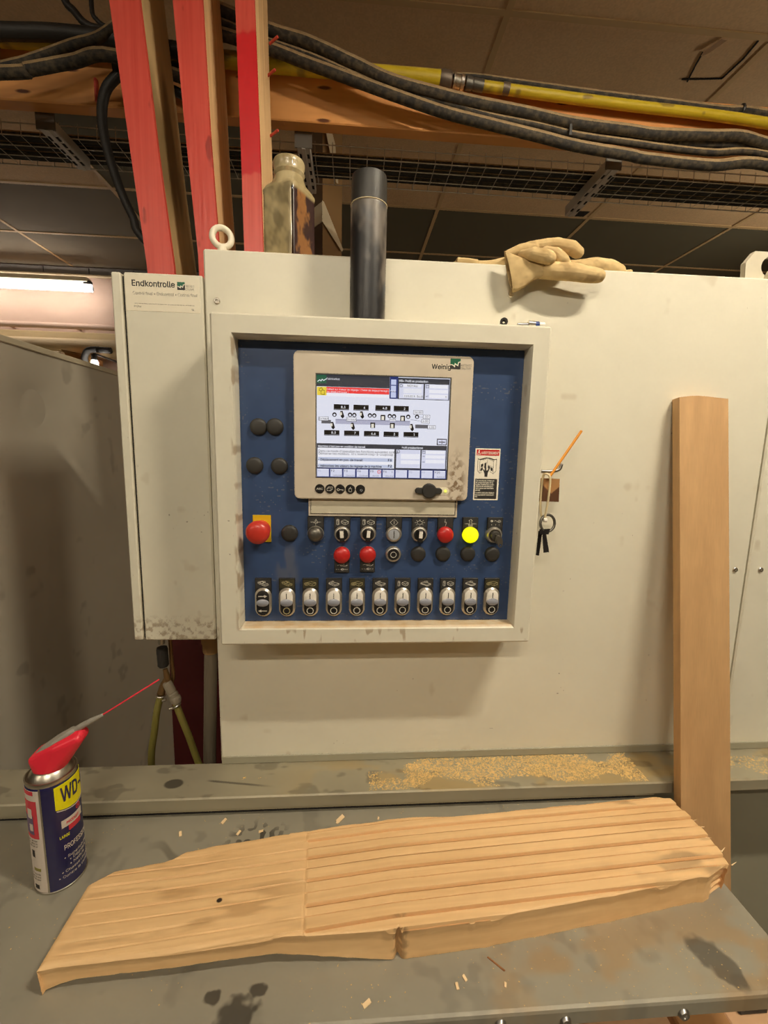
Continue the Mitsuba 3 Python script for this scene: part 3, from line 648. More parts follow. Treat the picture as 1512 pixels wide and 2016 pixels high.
# wooden casing with white bracket behind the jar
t = thing('wooden_casing', 'brown wooden casing with a white bracket behind the jar', 'casing')
A0, A1, A2 = (-.245, 2.42), (-.157, 2.30), (-.069, 2.42)
put('left_panel', hexa([(A0[0], A0[1], 2.40), (A1[0], A1[1], 2.40), (A1[0], A1[1], 3.2), (A0[0], A0[1], 3.2)], [(A0[0], A0[1] + .02, 2.40), (A1[0], A1[1] + .02, 2.40), (A1[0], A1[1] + .02, 3.2), (A0[0], A0[1] + .02, 3.2)]), 'wood_box_dark', t)
put('right_panel', hexa([(A1[0], A1[1], 2.40), (A2[0], A2[1], 2.40), (A2[0], A2[1], 3.2), (A1[0], A1[1], 3.2)], [(A1[0], A1[1] + .02, 2.40), (A2[0], A2[1] + .02, 2.40), (A2[0], A2[1] + .02, 3.2), (A1[0], A1[1] + .02, 3.2)]), 'wood_box', t)
put('back_panel', box(-.245, -.069, 2.42, 2.44, 2.40, 3.2), 'wood_box', t)
put('bracket_plate', hexa([(-.200, 2.350, 2.655), (-.159, 2.290, 2.655), (-.159, 2.290, 2.742), (-.200, 2.350, 2.742)], [(-.200, 2.358, 2.655), (-.159, 2.299, 2.655), (-.159, 2.299, 2.742), (-.200, 2.358, 2.742)]), 'white_board', t)
put('bracket_wedge', trimesh.convex.convex_hull(np.array([(-.158, 2.288, 2.745), (-.158, 2.288, 2.655), (-.066, 2.405, 2.585), (-.066, 2.405, 2.57), (-.150, 2.298, 2.745), (-.150, 2.298, 2.655), (-.060, 2.413, 2.585)])), 'white_board', t)
put('brace', trimesh.convex.convex_hull(np.array([(-.150, 2.28, 3.07), (-.105, 2.34, 3.00), (-.095, 2.352, 2.86), (-.085, 2.362, 2.86), (-.10, 2.34, 3.02), (-.12, 2.32, 3.075)])), 'white_board', t)

# ---------------------------------------------------------------- grey machine guard at the left
t = thing('machine_guard', 'large dull grey sheet metal guard at the left with a dented side', 'machine')
GX, GY0, GY1, GZ = -.86, .88, 2.3, 1.833
yy, zz = np.meshgrid(np.linspace(GY0, GY1, 70), np.linspace(0, GZ, 90), indexing='ij')
dx = .004 * (meshkit.fbm(np.stack([yy * 3, zz * 3, 0 * yy], -1), 3) - .5)
for cy, cz, s, h in ((1.30, 1.70, .05, -.010), (1.27, 1.62, .09, -.008), (1.42, 1.15, .12, -.006), (1.62, 1.5, .10, .004)):
    dx = dx + h * np.exp(-((yy - cy) ** 2 + (zz - cz) ** 2) / (2 * s * s))
v = np.stack([GX + dx, yy, zz], -1).reshape(-1, 3); ff = []
for i in range(69):
    for j in range(89):
        a = i * 90 + j; ff += [(a, a + 90, a + 91), (a, a + 91, a + 1)]
put('side_panel', trimesh.Trimesh(v, ff, process=False), 'guard_grey', t, smooth=True)
put('body', box(-1.7, GX - .012, GY0, GY1, 0, GZ - .004, .004), 'guard_grey', t)
put('top_flange', box(GX - .02, GX + .004, GY0, GY1 + .002, GZ, GZ + .017, .002), 'flange_grey', t)

# ---------------------------------------------------------------- main machine cabinet
CY, CT, CB = .865, 1.943, .927
SEAM = .855
t = thing('machine_cabinet', 'long cream painted machine cabinet behind the control box', 'cabinet')
put('body', box(-.271, SEAM - .002, CY, 1.21, CB + .002, CT, .003), 'cream_paint', t)
put('end_panel', box(SEAM + .002, 2.3, CY, 1.21, CB + .002, CT, .003), 'cream_paint', t)
put('kick_strip', box(-.269, 2.3, CY - .0025, CY + .002, CB + .0003, CB + .017, .001), 'kick_grey', t)
put('base', box(-.26, 2.3, CY + .004, 1.2, 0, CB - .001), 'kick_grey', t)
for x, z, in ((-.249, 1.855), (.295, 1.89), (.826, 1.354), (.885, 1.354)):
    put('screw', lathe([(0, 0), (.0058, 0), (.0058, .0015), (.0045, .003), (.0022, .003), (.0018, .001), (0, .001)], (x, CY, z), (0, -1, 0), 14), 'chrome', t, smooth=30)
put('eye_bolt', [torus((-.248, .905, 1.979), .0168, .0058, (.35, -1, .05), 30, 10), cyl((-.248, .905, CT - .002), (-.248, .905, 1.963), .0085), lathe([(0, 0), (.015, 0), (.015, .004), (.009, .010), (0, .010)], (-.248, .905, CT))], 'sticker', t, smooth=40, label='pale ring eye bolt')
lug = Polygon([(.772, CT - .001), (.769, 1.975), (.786, 1.997), (.85, 1.997), (.866, 1.975), (.866, CT - .001)]).difference(Point(.821, 1.970).buffer(.0185))
put('lifting_lug', [ext(lug, .878, .890), cyl((.832, .860, CT + .004), (.832, .877, CT + .004), .021, n=26)], 'cream_side', t, smooth=30, label='chamfered lifting lug with a round hole')

# ---------------------------------------------------------------- side cabinet with the inspection sticker
t = thing('side_cabinet', 'narrow cream side cabinet with the inspection sticker', 'cabinet')
put('body', box(-.4125, -.2735, .868, 1.06, 1.203, 1.8985, .003), 'cream_paint', t)
put('door_edge', box(-.4325, -.416, .866, 1.06, 1.205, 1.897, .002), 'cream_paint', t)
put('door_gap', box(-.417, -.411, .874, 1.05, 1.207, 1.893), 'black_rough', t)
YL = .868
st = put('sticker', box(-.4095, -.2800, YL - .0006, YL + .001, 1.833, 1.8945), 'sticker', t, label='pale inspection sticker reading Endkontrolle')
YT = YL - .0006
def logo(X, Z, w, y, parent, grp=''):
    """the square green and black emblem with its white zigzag"""
    zig = [(0, .42), (.22, .40), (.42, .24), (.46, .52), (.74, .34), (.80, .66), (1, .70)]
    P_ = lambda pts: Polygon([(X + a * w, Z + b * w) for a, b in pts])
    put('emblem_green', ext(P_(zig + [(1, 1), (0, 1)]), y - .0003, y), 'logo_green', parent)
    put('emblem_black', ext(P_(zig[::-1] + [(0, 0), (1, 0)]), y - .0003, y), 'ink_dark', parent)
    put('emblem_zigzag', ext(strokes([[(X + a * w, Z + b * w) for a, b in zig]], w * .09), y - .0005, y), 'sticker_white', parent)
xa, za = (-0.3977,1.8752); xb, zb = (-0.323,1.8786)
put('lettering', [text('Endkontrolle', xa, za, .0098, YT, width=xb - xa, bold=True)], 'ink_dark', st)
put('lettering', [text('Contrôl final • Endcontrol • Control final', xa + .001, 1.8605, .0052, YT, width=.1125), text('Prüfer', xa + .002, 1.839, .0034, YT), text('Nr.', -.295, 1.8365, .0034, YT),
                  ext(strokes([[(xa + .002, 1.8455), (-.290, 1.8455)]], .0006), YT - .0002, YT)], 'ink_grey', st)
logo(-.3190, 1.8715, .0135, YT, st)
put('lettering', [text('WEINIG', -.3045, 1.8765, .0040, YT, width=.0155), text('GRUPPE', -.3045, 1.8712, .0040, YT, width=.0150)], 'ink_grey', st)
put('stub_bracket', box(-.292, -.274, .99, 1.05, 1.8985, 1.912, .002), 'wood_box', label='small tan block on top of the side cabinet behind its corner', cat='block')

# ---------------------------------------------------------------- control box
BX0, BX1, BZ0, BZ1, BY = -.2352, .3394, 1.237, 1.811, .77
PY = .80
t = CB_ = thing('control_box', 'cream framed control box with blue button panel and lit screen', 'control panel')
outer = man(box(BX0, BX1, BY, CY - .0003, BZ0, BZ1, .0035))
hole = man(box(-.1975, .3045, BY - .02, PY + .002, 1.271, 1.7755, 0))
flare = man(hexa([(-.2015, BY - .001, 1.2655), (.3085, BY - .001, 1.2655), (.3085, BY - .001, 1.780), (-.2015, BY - .001, 1.780)], [(-.1975, BY + .006, 1.271), (.3045, BY + .006, 1.271), (.3045, BY + .006, 1.7755), (-.1975, BY + .006, 1.7755)]))
put('housing', unman(outer - hole - flare), 'cream_paint', t, smooth=35)
put('panel', box(-.1973, .3043, PY, PY + .004, 1.2712, 1.7753), 'blue_panel', t)
put('hook', [tube([(BX1 - .004, .815, 1.562), (.372, .815, 1.560), (.392, .815, 1.564), (.397, .815, 1.575)], .0032, 8)], 'steel', t, smooth=True)

AX = (0, -1, 0)
# -- monitor
mon = (-0.1027,0.2098,1.5051,1.7588)
mx0, mx1, mz0, mz1 = mon
sx0, sx1, sz0, sz1 = (-0.0653,0.1714,1.5425,1.7225)
MY = .786
outline = sbox(mx0, mz0, mx1, mz1).buffer(-.010).buffer(.010, resolution=6)
opening = sbox(sx0, sz0, sx1, sz1)
rim = outline.difference(opening)
mo = put('monitor', [ext(rim, MY + .0015, PY), ext(outline.buffer(-.0015, resolution=4).difference(opening), MY, MY + .0016)], 'bezel', t, label='beige monitor bezel with soil at its right side')
put('opening_rim', ext(opening.difference(opening.buffer(-.0016, join_style=2)), MY + .0003, PY), 'steel_dark', mo)
SY = .7905
GFX, INK, LETTERS, FIELDS = [], [], [], []
LIT = .92 * UNIT
def G(r, col, lay=1):
    """a lit rectangle of the picture on the screen"""
    x0, x1, z0, z1 = r
    m = box(x0, x1, SY - .00012 * lay - .0001, SY, z0, z1); GFX.append((m, lin(*col)))
def D(mesh): INK.append(mesh)
def dark(r, lay=1): FIELDS.append(box(r[0], r[1], SY - .00012 * lay - .0001, SY, r[2], r[3]))
def GT(s, p, h, col, width=None, lay=4, bold=False):
    GFX.append((text(s, p[0], p[1], h, SY - .00012 * lay, width, bold, thick=1e-4), lin(*col)))
def DT(s, p, h, width=None, lay=4, bold=False): LETTERS.append(text(s, p[0], p[1], h, SY - .00012 * lay, width, bold, thick=1e-4))
WHT, LAV, BLU = (238, 238, 246), (214, 216, 236), (196, 204, 236)
SLATE, NAVY = (58, 58, 64), (46, 56, 110)
G((sx0, sx1, sz0, sz1), (226, 228, 242), 0)
G((-0.0644,0.0629,1.7011,1.7228), SLATE); G((-0.0644,-0.0469,1.7062,1.7203), (40, 92, 66), 2)
z_ = [(-0.0623,1.7087), (-0.0584,1.7119), (-0.0561,1.7098), (-0.0542,1.713), (-0.0515,1.7108), (-0.0469,1.7141)]
GFX.append((ext(strokes([z_], .0012), SY - .0006, SY - .0003), lin(*WHT)))
GT('Fabrication', (-0.0464,1.7123), .0036, WHT, width=.0225)
G((-0.063,-0.0468,1.6861,1.7001), (236, 208, 60), 2)
INK.append(ext(strokes([[(-0.0584,1.6971), (-0.0552,1.699), (-0.0533,1.6959), (-0.0561,1.6927), (-0.0593,1.6939), (-0.0584,1.6971)], [(-0.0561,1.6931), (-0.0561,1.6877), (-0.0501,1.6874), (-0.0501,1.6942), (-0.0533,1.6946)]], .0007), SY - .0006, SY - .0004))
G((-0.0468,0.0623,1.6905,1.7005), (238, 62, 60), 2); G((-0.0468,0.0625,1.6848,1.6903), WHT, 2)
GT('Défaut sur moteur de réglage ! (Table de dégauchissage / Table', (-0.0459,1.6952), .0030, WHT, width=.1200); GT('de dégauchissage )', (-0.0459,1.6909), .0030, WHT, width=.0370)
G((0.0631,0.0778,1.6837,1.7229), NAVY)
for a, b in ((290, 331), (337, 379), (385, 426)):
    r = (0.0653,0.0745,1.7072,1.7165)
    z1_ = S_xz(813, a)[1]; z0_ = S_xz(813, b)[1]
    G((r[0], r[1], z0_, z1_), BLU, 2)
G((0.0778,0.1692,1.6834,1.7196), SLATE); G((0.0796,0.123,1.6846,1.7102), LAV, 2); G((0.1254,0.1678,1.6843,1.7103), LAV, 2)
GT('WB+ Profil en production', (0.0789,1.7127), .0038, WHT, width=.0515, bold=True)
G((0.0876,0.1189,1.7044,1.7094), WHT, 3); G((0.0874,0.1201,1.6939,1.7021), (232, 232, 240), 3); G((0.0876,0.1209,1.6865,1.692), WHT, 3)
G((0.1327,0.1655,1.7035,1.7095), WHT, 3); G((0.133,0.1665,1.6952,1.7012), WHT, 3); G((0.1334,0.1662,1.6869,1.6929), WHT, 3)
DT('NOYAU', (0.0943,1.7048), .0036, width=.0180); DT('110.00 X  56.00', (0.0891,1.687), .0036, width=.0345); DT('5', (0.1627,1.6878), .003)
INK.append(ext(strokes([[(0.0814,1.7089), (0.0815,1.7042), (0.0853,1.7043), (0.0852,1.7075), (0.0837,1.709), (0.0814,1.7089)], [(0.1274,1.7088), (0.1276,1.7038), (0.1323,1.7039), (0.1322,1.7085), (0.1298,1.7075), (0.1274,1.7088)], [(0.1272,1.689), (0.1319,1.6901)]], .0006), SY - .0008, SY - .0005))
for (x0, y0, x1, y1), s in (((367, 478, 480, 516), '8.3'), ((514, 482, 627, 520), '6'), ((677, 486, 790, 524), '4.8'), ((814, 490, 926, 528), '2'),
                            ((295, 670, 408, 706), '8.3'), ((444, 674, 556, 710), '7'), ((592, 677, 704, 714), '6.6'), ((738, 682, 850, 718), '3'), ((887, 685, 998, 720), '1')):
    xa_, za_ = S_xz(x0, y1); xb_, zb_ = S_xz(x1, y0)
    dark((xa_, xb_, za_, zb_), 2)
    GFX.append((box(xa_ + .0008, xb_ - .0008, SY - .0005, SY - .0003, za_ + .0008, za_ + .0016), lin(150, 150, 160)))
    GFX.append((text(s, xb_ - .0060, za_ + .0030, .0040, SY - .0005, bold=True, align='r', thick=1e-4), lin(*WHT)))
G((-0.0308,0.1007,1.6379,1.6462), (176, 176, 198), 1); G((-0.0308,0.1006,1.6444,1.6462), (150, 150, 172), 2)
G((-0.0553,-0.0388,1.6381,1.6441), (96, 94, 100), 2); G((0.1103,0.1353,1.6338,1.6401), (96, 94, 100), 2)
for x, y in ((372, 552), (488, 553), (520, 555), (636, 558), (669, 559), (784, 563), (816, 565), (922, 568), (988, 568)):
    c = S_xz(x, y)
    INK.append(ext(Point(c).buffer(.0037, resolution=6).difference(Point(c[0], c[1] - .0006).buffer(.0021, resolution=6)), SY - .0005, SY - .0001))
for x, y in ((428, 553), (576, 556), (358, 635), (508, 640), (948, 650)):        # drawn cutter heads
    c = S_xz(x, y)
    INK.append(ext(Polygon([(c[0] - .003, c[1] + .006), (c[0] + .001, c[1] + .0065), (c[0] + .004, c[1] - .003), (c[0] + .001, c[1] - .0065), (c[0] - .002, c[1] - .003)]), SY - .0005, SY - .0001))
    GFX.append((box(c[0] - .004, c[0] + .000, SY - .0006, SY - .0004, c[1] - .001, c[1] + .0042), lin(226, 220, 206)))
for x, y in ((733, 575), (880, 580), (657, 632), (803, 634)):
    c = S_xz(x, y)
    INK.append(box(c[0] - .0040, c[0] + .0042, SY - .0005, SY - .0001, c[1] - .0046, c[1] + .0046))
    GFX.append((box(c[0] - .0026, c[0] + .0022, SY - .0006, SY - .0004, c[1] - .0042, c[1] + .0026), lin(232, 226, 210)))
for (x0, y0, x1, y1), s in (((254, 568, 328, 596), 'En haut'), ((460, 573, 536, 602), 'En haut'), ((960, 522, 1032, 550), '56.00'), ((1032, 555, 1084, 582), '10'), ((1020, 588, 1082, 616), '6.00'), ((1065, 632, 1126, 660), '2.00'), ((780, 583, 830, 602), 'avant')):
    xa_, za_ = S_xz(x0, y1); xb_, zb_ = S_xz(x1, y0)
    if s != 'avant': dark((xa_, xb_, za_, zb_), 3)
    GFX.append((box(xa_ + .0005, xb_ - .0005, SY - .0006, SY - .0004, za_ + .0005, zb_ - .0005), lin(*WHT)))
    LETTERS.append(text(s, (xa_ + xb_) / 2, za_ + .0018, .0034, SY - .0006, align='c', thick=1e-4))
INK.append(ext(strokes([[(0.1179,1.6535), (0.1236,1.6532)], [(0.1017,1.6485), (0.121,1.6462)]], .0004), SY - .0005, SY - .0001))
dark((0.1504,0.1682,1.6048,1.6162), 2); G((0.1516,0.167,1.606,1.615), LAV, 4)
INK.append(ext(strokes([[(0.1538,1.6104), (0.1651,1.6102)], [(0.1593,1.6131), (0.1594,1.6117)], [(0.1595,1.6091), (0.1596,1.6074)]], .0012), SY - .0009, SY - .0005))
G((-0.0635,0.1691,1.5593,1.6036), SLATE, 1)
GT("Machine n'est pas en position de travail", (-0.0612,1.5969), .0036, WHT, width=.0835, bold=True)
G((-0.0621,0.0743,1.5613,1.596), WHT, 2)
DT("Dans ce mode d'operation les fonctions suivantes sont: a)", (-0.0602,1.5884), .0040, width=.1420)
DT("Démarrer les moteurs", (-0.0602,1.584), .0040, width=.0540); DT("b) L'avance coup-à-coupcoup", (-0.002,1.5842), .0040, width=.0740)
G((-0.0612,0.0715,1.5732,1.5794), (190, 198, 222), 3); G((-0.0612,0.0718,1.5618,1.5675), (190, 198, 222), 3)
DT("- Déplacement en pos. de travail", (-0.0612,1.5733), .0040, width=.0790, bold=True); DT('F6', (0.0633,1.5741), .0042, bold=True)
DT("- mémorisez les valeurs de réglage de la machine", (-0.0612,1.5624), .0040, width=.1130, bold=True); DT('F2', (0.0636,1.5638), .0042, bold=True)
G((0.0777,0.1214,1.5626,1.5956), LAV, 2); G((0.1234,0.1674,1.5622,1.5956), LAV, 2)
GT('Profil présélectionné', (0.0874,1.5973), .0036, WHT, width=.0380, bold=True)
G((0.0858,0.1203,1.579,1.5881), WHT, 3); G((0.0861,0.1201,1.5699,1.5766), WHT, 3); G((0.1307,0.1654,1.589,1.5943), WHT, 3); G((0.1305,0.1657,1.5808,1.5866), WHT, 3); G((0.1308,0.1656,1.5722,1.5784), WHT, 3)
INK.append(ext(strokes([[(0.0797,1.5947), (0.0798,1.59), (0.0837,1.59), (0.0836,1.5929), (0.0821,1.5948), (0.0797,1.5947)], [(0.1252,1.5947), (0.1254,1.5895), (0.1298,1.5896), (0.1296,1.5944), (0.1275,1.5929), (0.1252,1.5947)], [(0.1251,1.5847), (0.1295,1.5843)], [(0.125,1.5746), (0.1294,1.5742)]], .0006), SY - .0008, SY - .0005))
G((-0.0635,0.1699,1.5429,1.5612), NAVY, 1)
FK = ['F1', 'F2', 'F3', 'F4', 'F5', 'F6', 'F7', 'F8', 'F9', 'F10']; SUB = {1: 'mémoriser', 2: 'Dessin', 3: 'Continuer', 4: 'Arrêt', 5: 'Marche', 9: 'Avance'}
kx0 = sx0 + .0024; kw = (sx1 - sx0 - .0030) / 10
kz1 = S_xz(700, 963)[1]; kz0 = S_xz(700, 1020)[1]
for k in range(10):
    a = kx0 + k * kw
    G((a, a + kw - .0026, kz0, kz1), LAV, 2); G((a + .0008, a + kw - .0034, kz1 - .0012, kz1 - .0004), WHT, 3)
    if k in (1, 2, 3, 4, 5, 9): DT(FK[k], (a + .0016, kz1 - .0050), .0038)
    else: GT(FK[k], (a + .0016, kz1 - .0050), .0032, (160, 164, 190))
    if k in SUB: GT(SUB[k], (a + .0050, kz0 + .0012), .0026, (110, 112, 130), width=min(.0155, .0024 * len(SUB[k])))
c = (kx0 + 4.72 * kw, kz1 - .0040)
GFX.append((ext(Point(c).buffer(.0032).difference(Point(c).buffer(.0024)), SY - .0008, SY - .0003), lin(226, 40, 50)))
GFX.append((text('0', c[0] - .001, c[1] - .0015, .0028, SY - .0006), lin(226, 40, 50)))
DT('I', (kx0 + 5.70 * kw, kz1 - .0052), .0030)
gm = cat_([m for m, c in GFX]); gc = np.vstack([np.repeat([np.array(c) * LIT], len(m.vertices), 0) for m, c in GFX])
put('screen', gm, 'glow_base', mo, color=gc, emitter={'type': 'area', 'radiance': {'type': 'mesh_attribute', 'name': 'vertex_color'}, 'sampling_weight': .6}, label='lit screen with a machine diagram and French text')
put('screen_symbols', INK, 'black_gloss', mo, kind='stuff'); put('screen_lettering', LETTERS, 'black_gloss', mo, kind='stuff'); put('screen_fields', FIELDS, 'black_gloss', mo, kind='stuff')
put('lettering', text('Weinig', *(0.1356,1.7362), .0077, MY, width=.0335, bold=True), 'ink_dark', mo)
lx, lz = (0.168,1.7366); logo(lx, lz, .0178, MY, mo)
lx, lz = (0.1858,1.7416); put('lettering', [text('WEINIG', lx, lz, .0037, MY, width=.0198), text('GRUPPE', lx, lz - .0052, .0037, MY, width=.0190)], 'ink_grey', mo)
for k, (px, sym) in enumerate(((629.6, 'ABC'), (649.7, 'w'), (669.8, 'k'), (689.6, 'm'), (709.5, 's'))):
    x = SBX[k]; z = SBZ
    b_ = put('touch_button', lathe([(0, 0), (.0083, 0), (.0083, .0012), (.0076, .0018), (0, .0018)], (x, MY, z), AX, 24), 'black_gloss', mo)
    y = MY - .0018
    if sym == 'ABC': g = [text('ABC', x, z - .0017, .0036, y, width=.0118, align='c', bold=True)]
    elif sym == 'w': g = [ext(strokes([[(x - .005, z - .003), (x - .005, z + .0015), (x + .002, z + .0015), (x + .002, z - .003), (x - .005, z - .003)], [(x - .003, z + .0015), (x - .003, z + .0036), (x + .0045, z + .0036), (x + .0045, z - .001), (x + .002, z - .001)]], .0008), y - .0002, y)]
    elif sym == 'k': g = [ext(Point(x - .0035, z - .001).buffer(.0024).difference(Point(x - .0035, z - .001).buffer(.0014)).union(strokes([[(x - .001, z - .001), (x + .0055, z - .001)], [(x + .0035, z - .001), (x + .0035, z - .003)], [(x + .0052, z - .001), (x + .0052, z - .003)]], .0009)), y - .0002, y)]
    elif sym == 'm': g = [ext(strokes([[(x - .0025, z + .001), (x - .0025, z - .0045), (x + .0025, z - .0045), (x + .0025, z + .001), (x - .0025, z + .001)], [(x - .001, z + .002), (x + .001, z + .004)], [(x, z + .001), (x, z + .004)]], .0008), y - .0002, y)]
    else: g = [ext(Point(x + .0015, z - .0015).buffer(.0022).difference(Point(x + .0015, z - .0015).buffer(.0015)), y - .0002, y)]
    put('symbol', g, 'ink_light' if k < 4 else 'button_blue_grey', b_)
kx, kz = (0.1381,1.5228); x0_, x1_, z0_, z1_ = (0.1146,0.16,1.5166,1.5281)
put('port_slot', ext(LineString([(x0_ + .006, kz - .0003), (x1_ + .0085, kz - .0003)]).buffer(.0068, resolution=6), MY - .001, MY), 'sticker', mo)
pc = put('port_cover', [ext_bevel(LineString([(x0_ + .004, kz), (x1_ - .004, kz)]).buffer(.0058, resolution=5), MY - .0055, MY, .0012), lathe([(0, 0), (.0135, 0), (.0135, .006), (.0115, .008), (0, .008)], (kx, MY, kz), AX, 28)], 'plug_black', mo, smooth=35)
put('status_light', cyl((x1_ + .0085, MY - .0005, kz), (x1_ + .0085, MY - .003, kz), .0027, n=12), 'glow_base', mo, emitter=lamp([1.0 * UNIT, 1.0 * UNIT, .15 * UNIT], .02))
# -- label tray under the monitor
tx0, tx1, tz0, tz1 = (-0.079,0.1945,1.4724,1.5048)
tr = put('label_tray', [box(tx0, tx1, .795, PY, tz0, tz1 + .004, .001)], 'bezel', t)
put('label_field', [box(tx0 + .0045, tx1 - .0045, .7942, .7955, tz0 + .005, tz1 + .004)], 'cream_side', tr)
put('groove', [ext(strokes([[(tx0 + .0045, tz1), (tx0 + .0045, tz0 + .005), (tx1 - .0045, tz0 + .005), (tx1 - .0045, tz1)]], .0009), .7939, .7945)], 'ink_dark', tr)

# -- warning sticker
wx0, wx1, wz0, wz1 = (0.2243,0.2713,1.5054,1.601)
ws = put('warning_sticker', box(wx0, wx1, PY - .0005, PY, wz0, wz1), 'sticker_white', t, label='red, white and black warning sticker')
W_, H_ = wx1 - wx0, wz1 - wz0; y = PY - .0005
def wp(u, v): return (wx0 + u * W_, wz1 - v * H_)
def wr(u0, v0, u1, v1): a, b = wp(u0, v0), wp(u1, v1); return (a[0], b[1], b[0], a[1])
put('red_header', ext(sbox(*wr(.055, .025, .955, .135)), y - .0003, y), 'sticker_red', ws)
put('header_text', [text('AVERTISSEMENT', *wp(.235, .112), .0050, y - .0003, width=W_ * .70, bold=True), ext(strokes([[wp(.09, .12), wp(.145, .035), wp(.20, .12), wp(.09, .12)], [wp(.145, .065), wp(.145, .10)]], .0009), y - .0006, y)], 'sticker_white', ws)
bk = [[wp(.12, .21), wp(.12, .43), wp(.20, .475), wp(.20, .21)], [wp(.20, .475), wp(.31, .45)], [wp(.86, .205), wp(.86, .43), wp(.75, .485), wp(.75, .22)], [wp(.75, .485), wp(.60, .435)], [wp(.50, .19), wp(.50, .30)], [wp(.28, .23), wp(.44, .205)], [wp(.54, .20), wp(.74, .24)], [wp(.54, .32), wp(.74, .36)]]
put('book_outline', ext(strokes(bk, .0007), y - .0003, y), 'ink_grey', ws)
bl = unary_union([Polygon([wp(*q) for q in pts]) for pts in (
    [(.11, .195), (.20, .205), (.48, .17), (.50, .185), (.24, .222), (.12, .208)], [(.87, .195), (.78, .205), (.52, .17), (.50, .185), (.74, .222), (.86, .208)],
    [(.245, .31), (.335, .29), (.335, .345), (.245, .365)], [(.235, .385), (.325, .36), (.325, .41), (.235, .445)],
    [(.385, .285), (.47, .265), (.455, .30), (.46, .37), (.38, .375)], [(.53, .325), (.615, .35), (.615, .395), (.53, .375)], [(.64, .355), (.725, .38), (.725, .435), (.64, .42)],
    [(.33, .405), (.36, .40), (.41, .425), (.41, .30), (.45, .29), (.475, .42), (.50, .425), (.59, .365), (.61, .38), (.53, .475), (.525, .545), (.41, .545), (.41, .48)])])
put('hand_symbol', ext(bl, y - .0004, y), 'ink_dark', ws)
put('black_field', ext(sbox(*wr(.05, .585, .93, .975)), y - .0003, y), 'ink_dark', ws)
lines = ['Des erreurs de lecture ou', 'de compréhension de la', "notice d'utilisation ou des", 'affiches de sécurité peu-', 'vent causer des blessures', 'graves.', 'La notice doit être disponi-', 'ble à proximité de la machi-', 'ne']
vv = [.632, .669, .706, .743, .780, .817, .868, .909, .945]; wd = [.78, .73, .78, .75, .77, .21, .81, .82, .09]
put('field_text', [text(s, *wp(.075, v), .0027, y - .0003, width=W_ * w * .95, bold=True) for s, v, w in zip(lines, vv, wd)], 'sticker_white', ws)

# -- plugs, buttons, legends
def part_label(k, s): lab(k, s)
def plug(x, z, r=.0148):
    put('blanking_plug', lathe([(0, 0), (r, 0), (r, .0035), (r - .002, .0065), (r - .006, .0075), (0, .0078)], (x, PY, z), AX, 30), 'plug_black', t, smooth=50)
for x, z in PLUGS: plug(x, z)
BLK = [[(-.75, .05), (.05, -.6), (.85, -.25), (.85, .12), (.05, -.22), (-.75, .40)], [(-.75, .40), (.0, .62), (.85, .12)], [(.05, -.6), (.05, -.22)]]
BLK = [[(-.8, .15), (.25, -.62), (.85, -.35), (.85, -.02), (.25, -.28), (-.8, .48)], [(-.8, .15), (-.8, .48)], [(-.8, .48), (-.3, .62), (.85, -.02)], [(.25, -.62), (.25, -.28)]]
def circ(cx, cy, r, n=12): return [(cx + r * math.cos(i * 2 * math.pi / n), cy + r * math.sin(i * 2 * math.pi / n)) for i in range(n + 1)]
BLR = [[(-.15, .30), (.35, .62), (.95, .25), (.45, -.10), (-.15, .30)], [(-.15, .30), (-.15, -.12), (.45, -.60), (.45, -.10)], [(.45, -.60), (.95, -.22), (.95, .25)]]
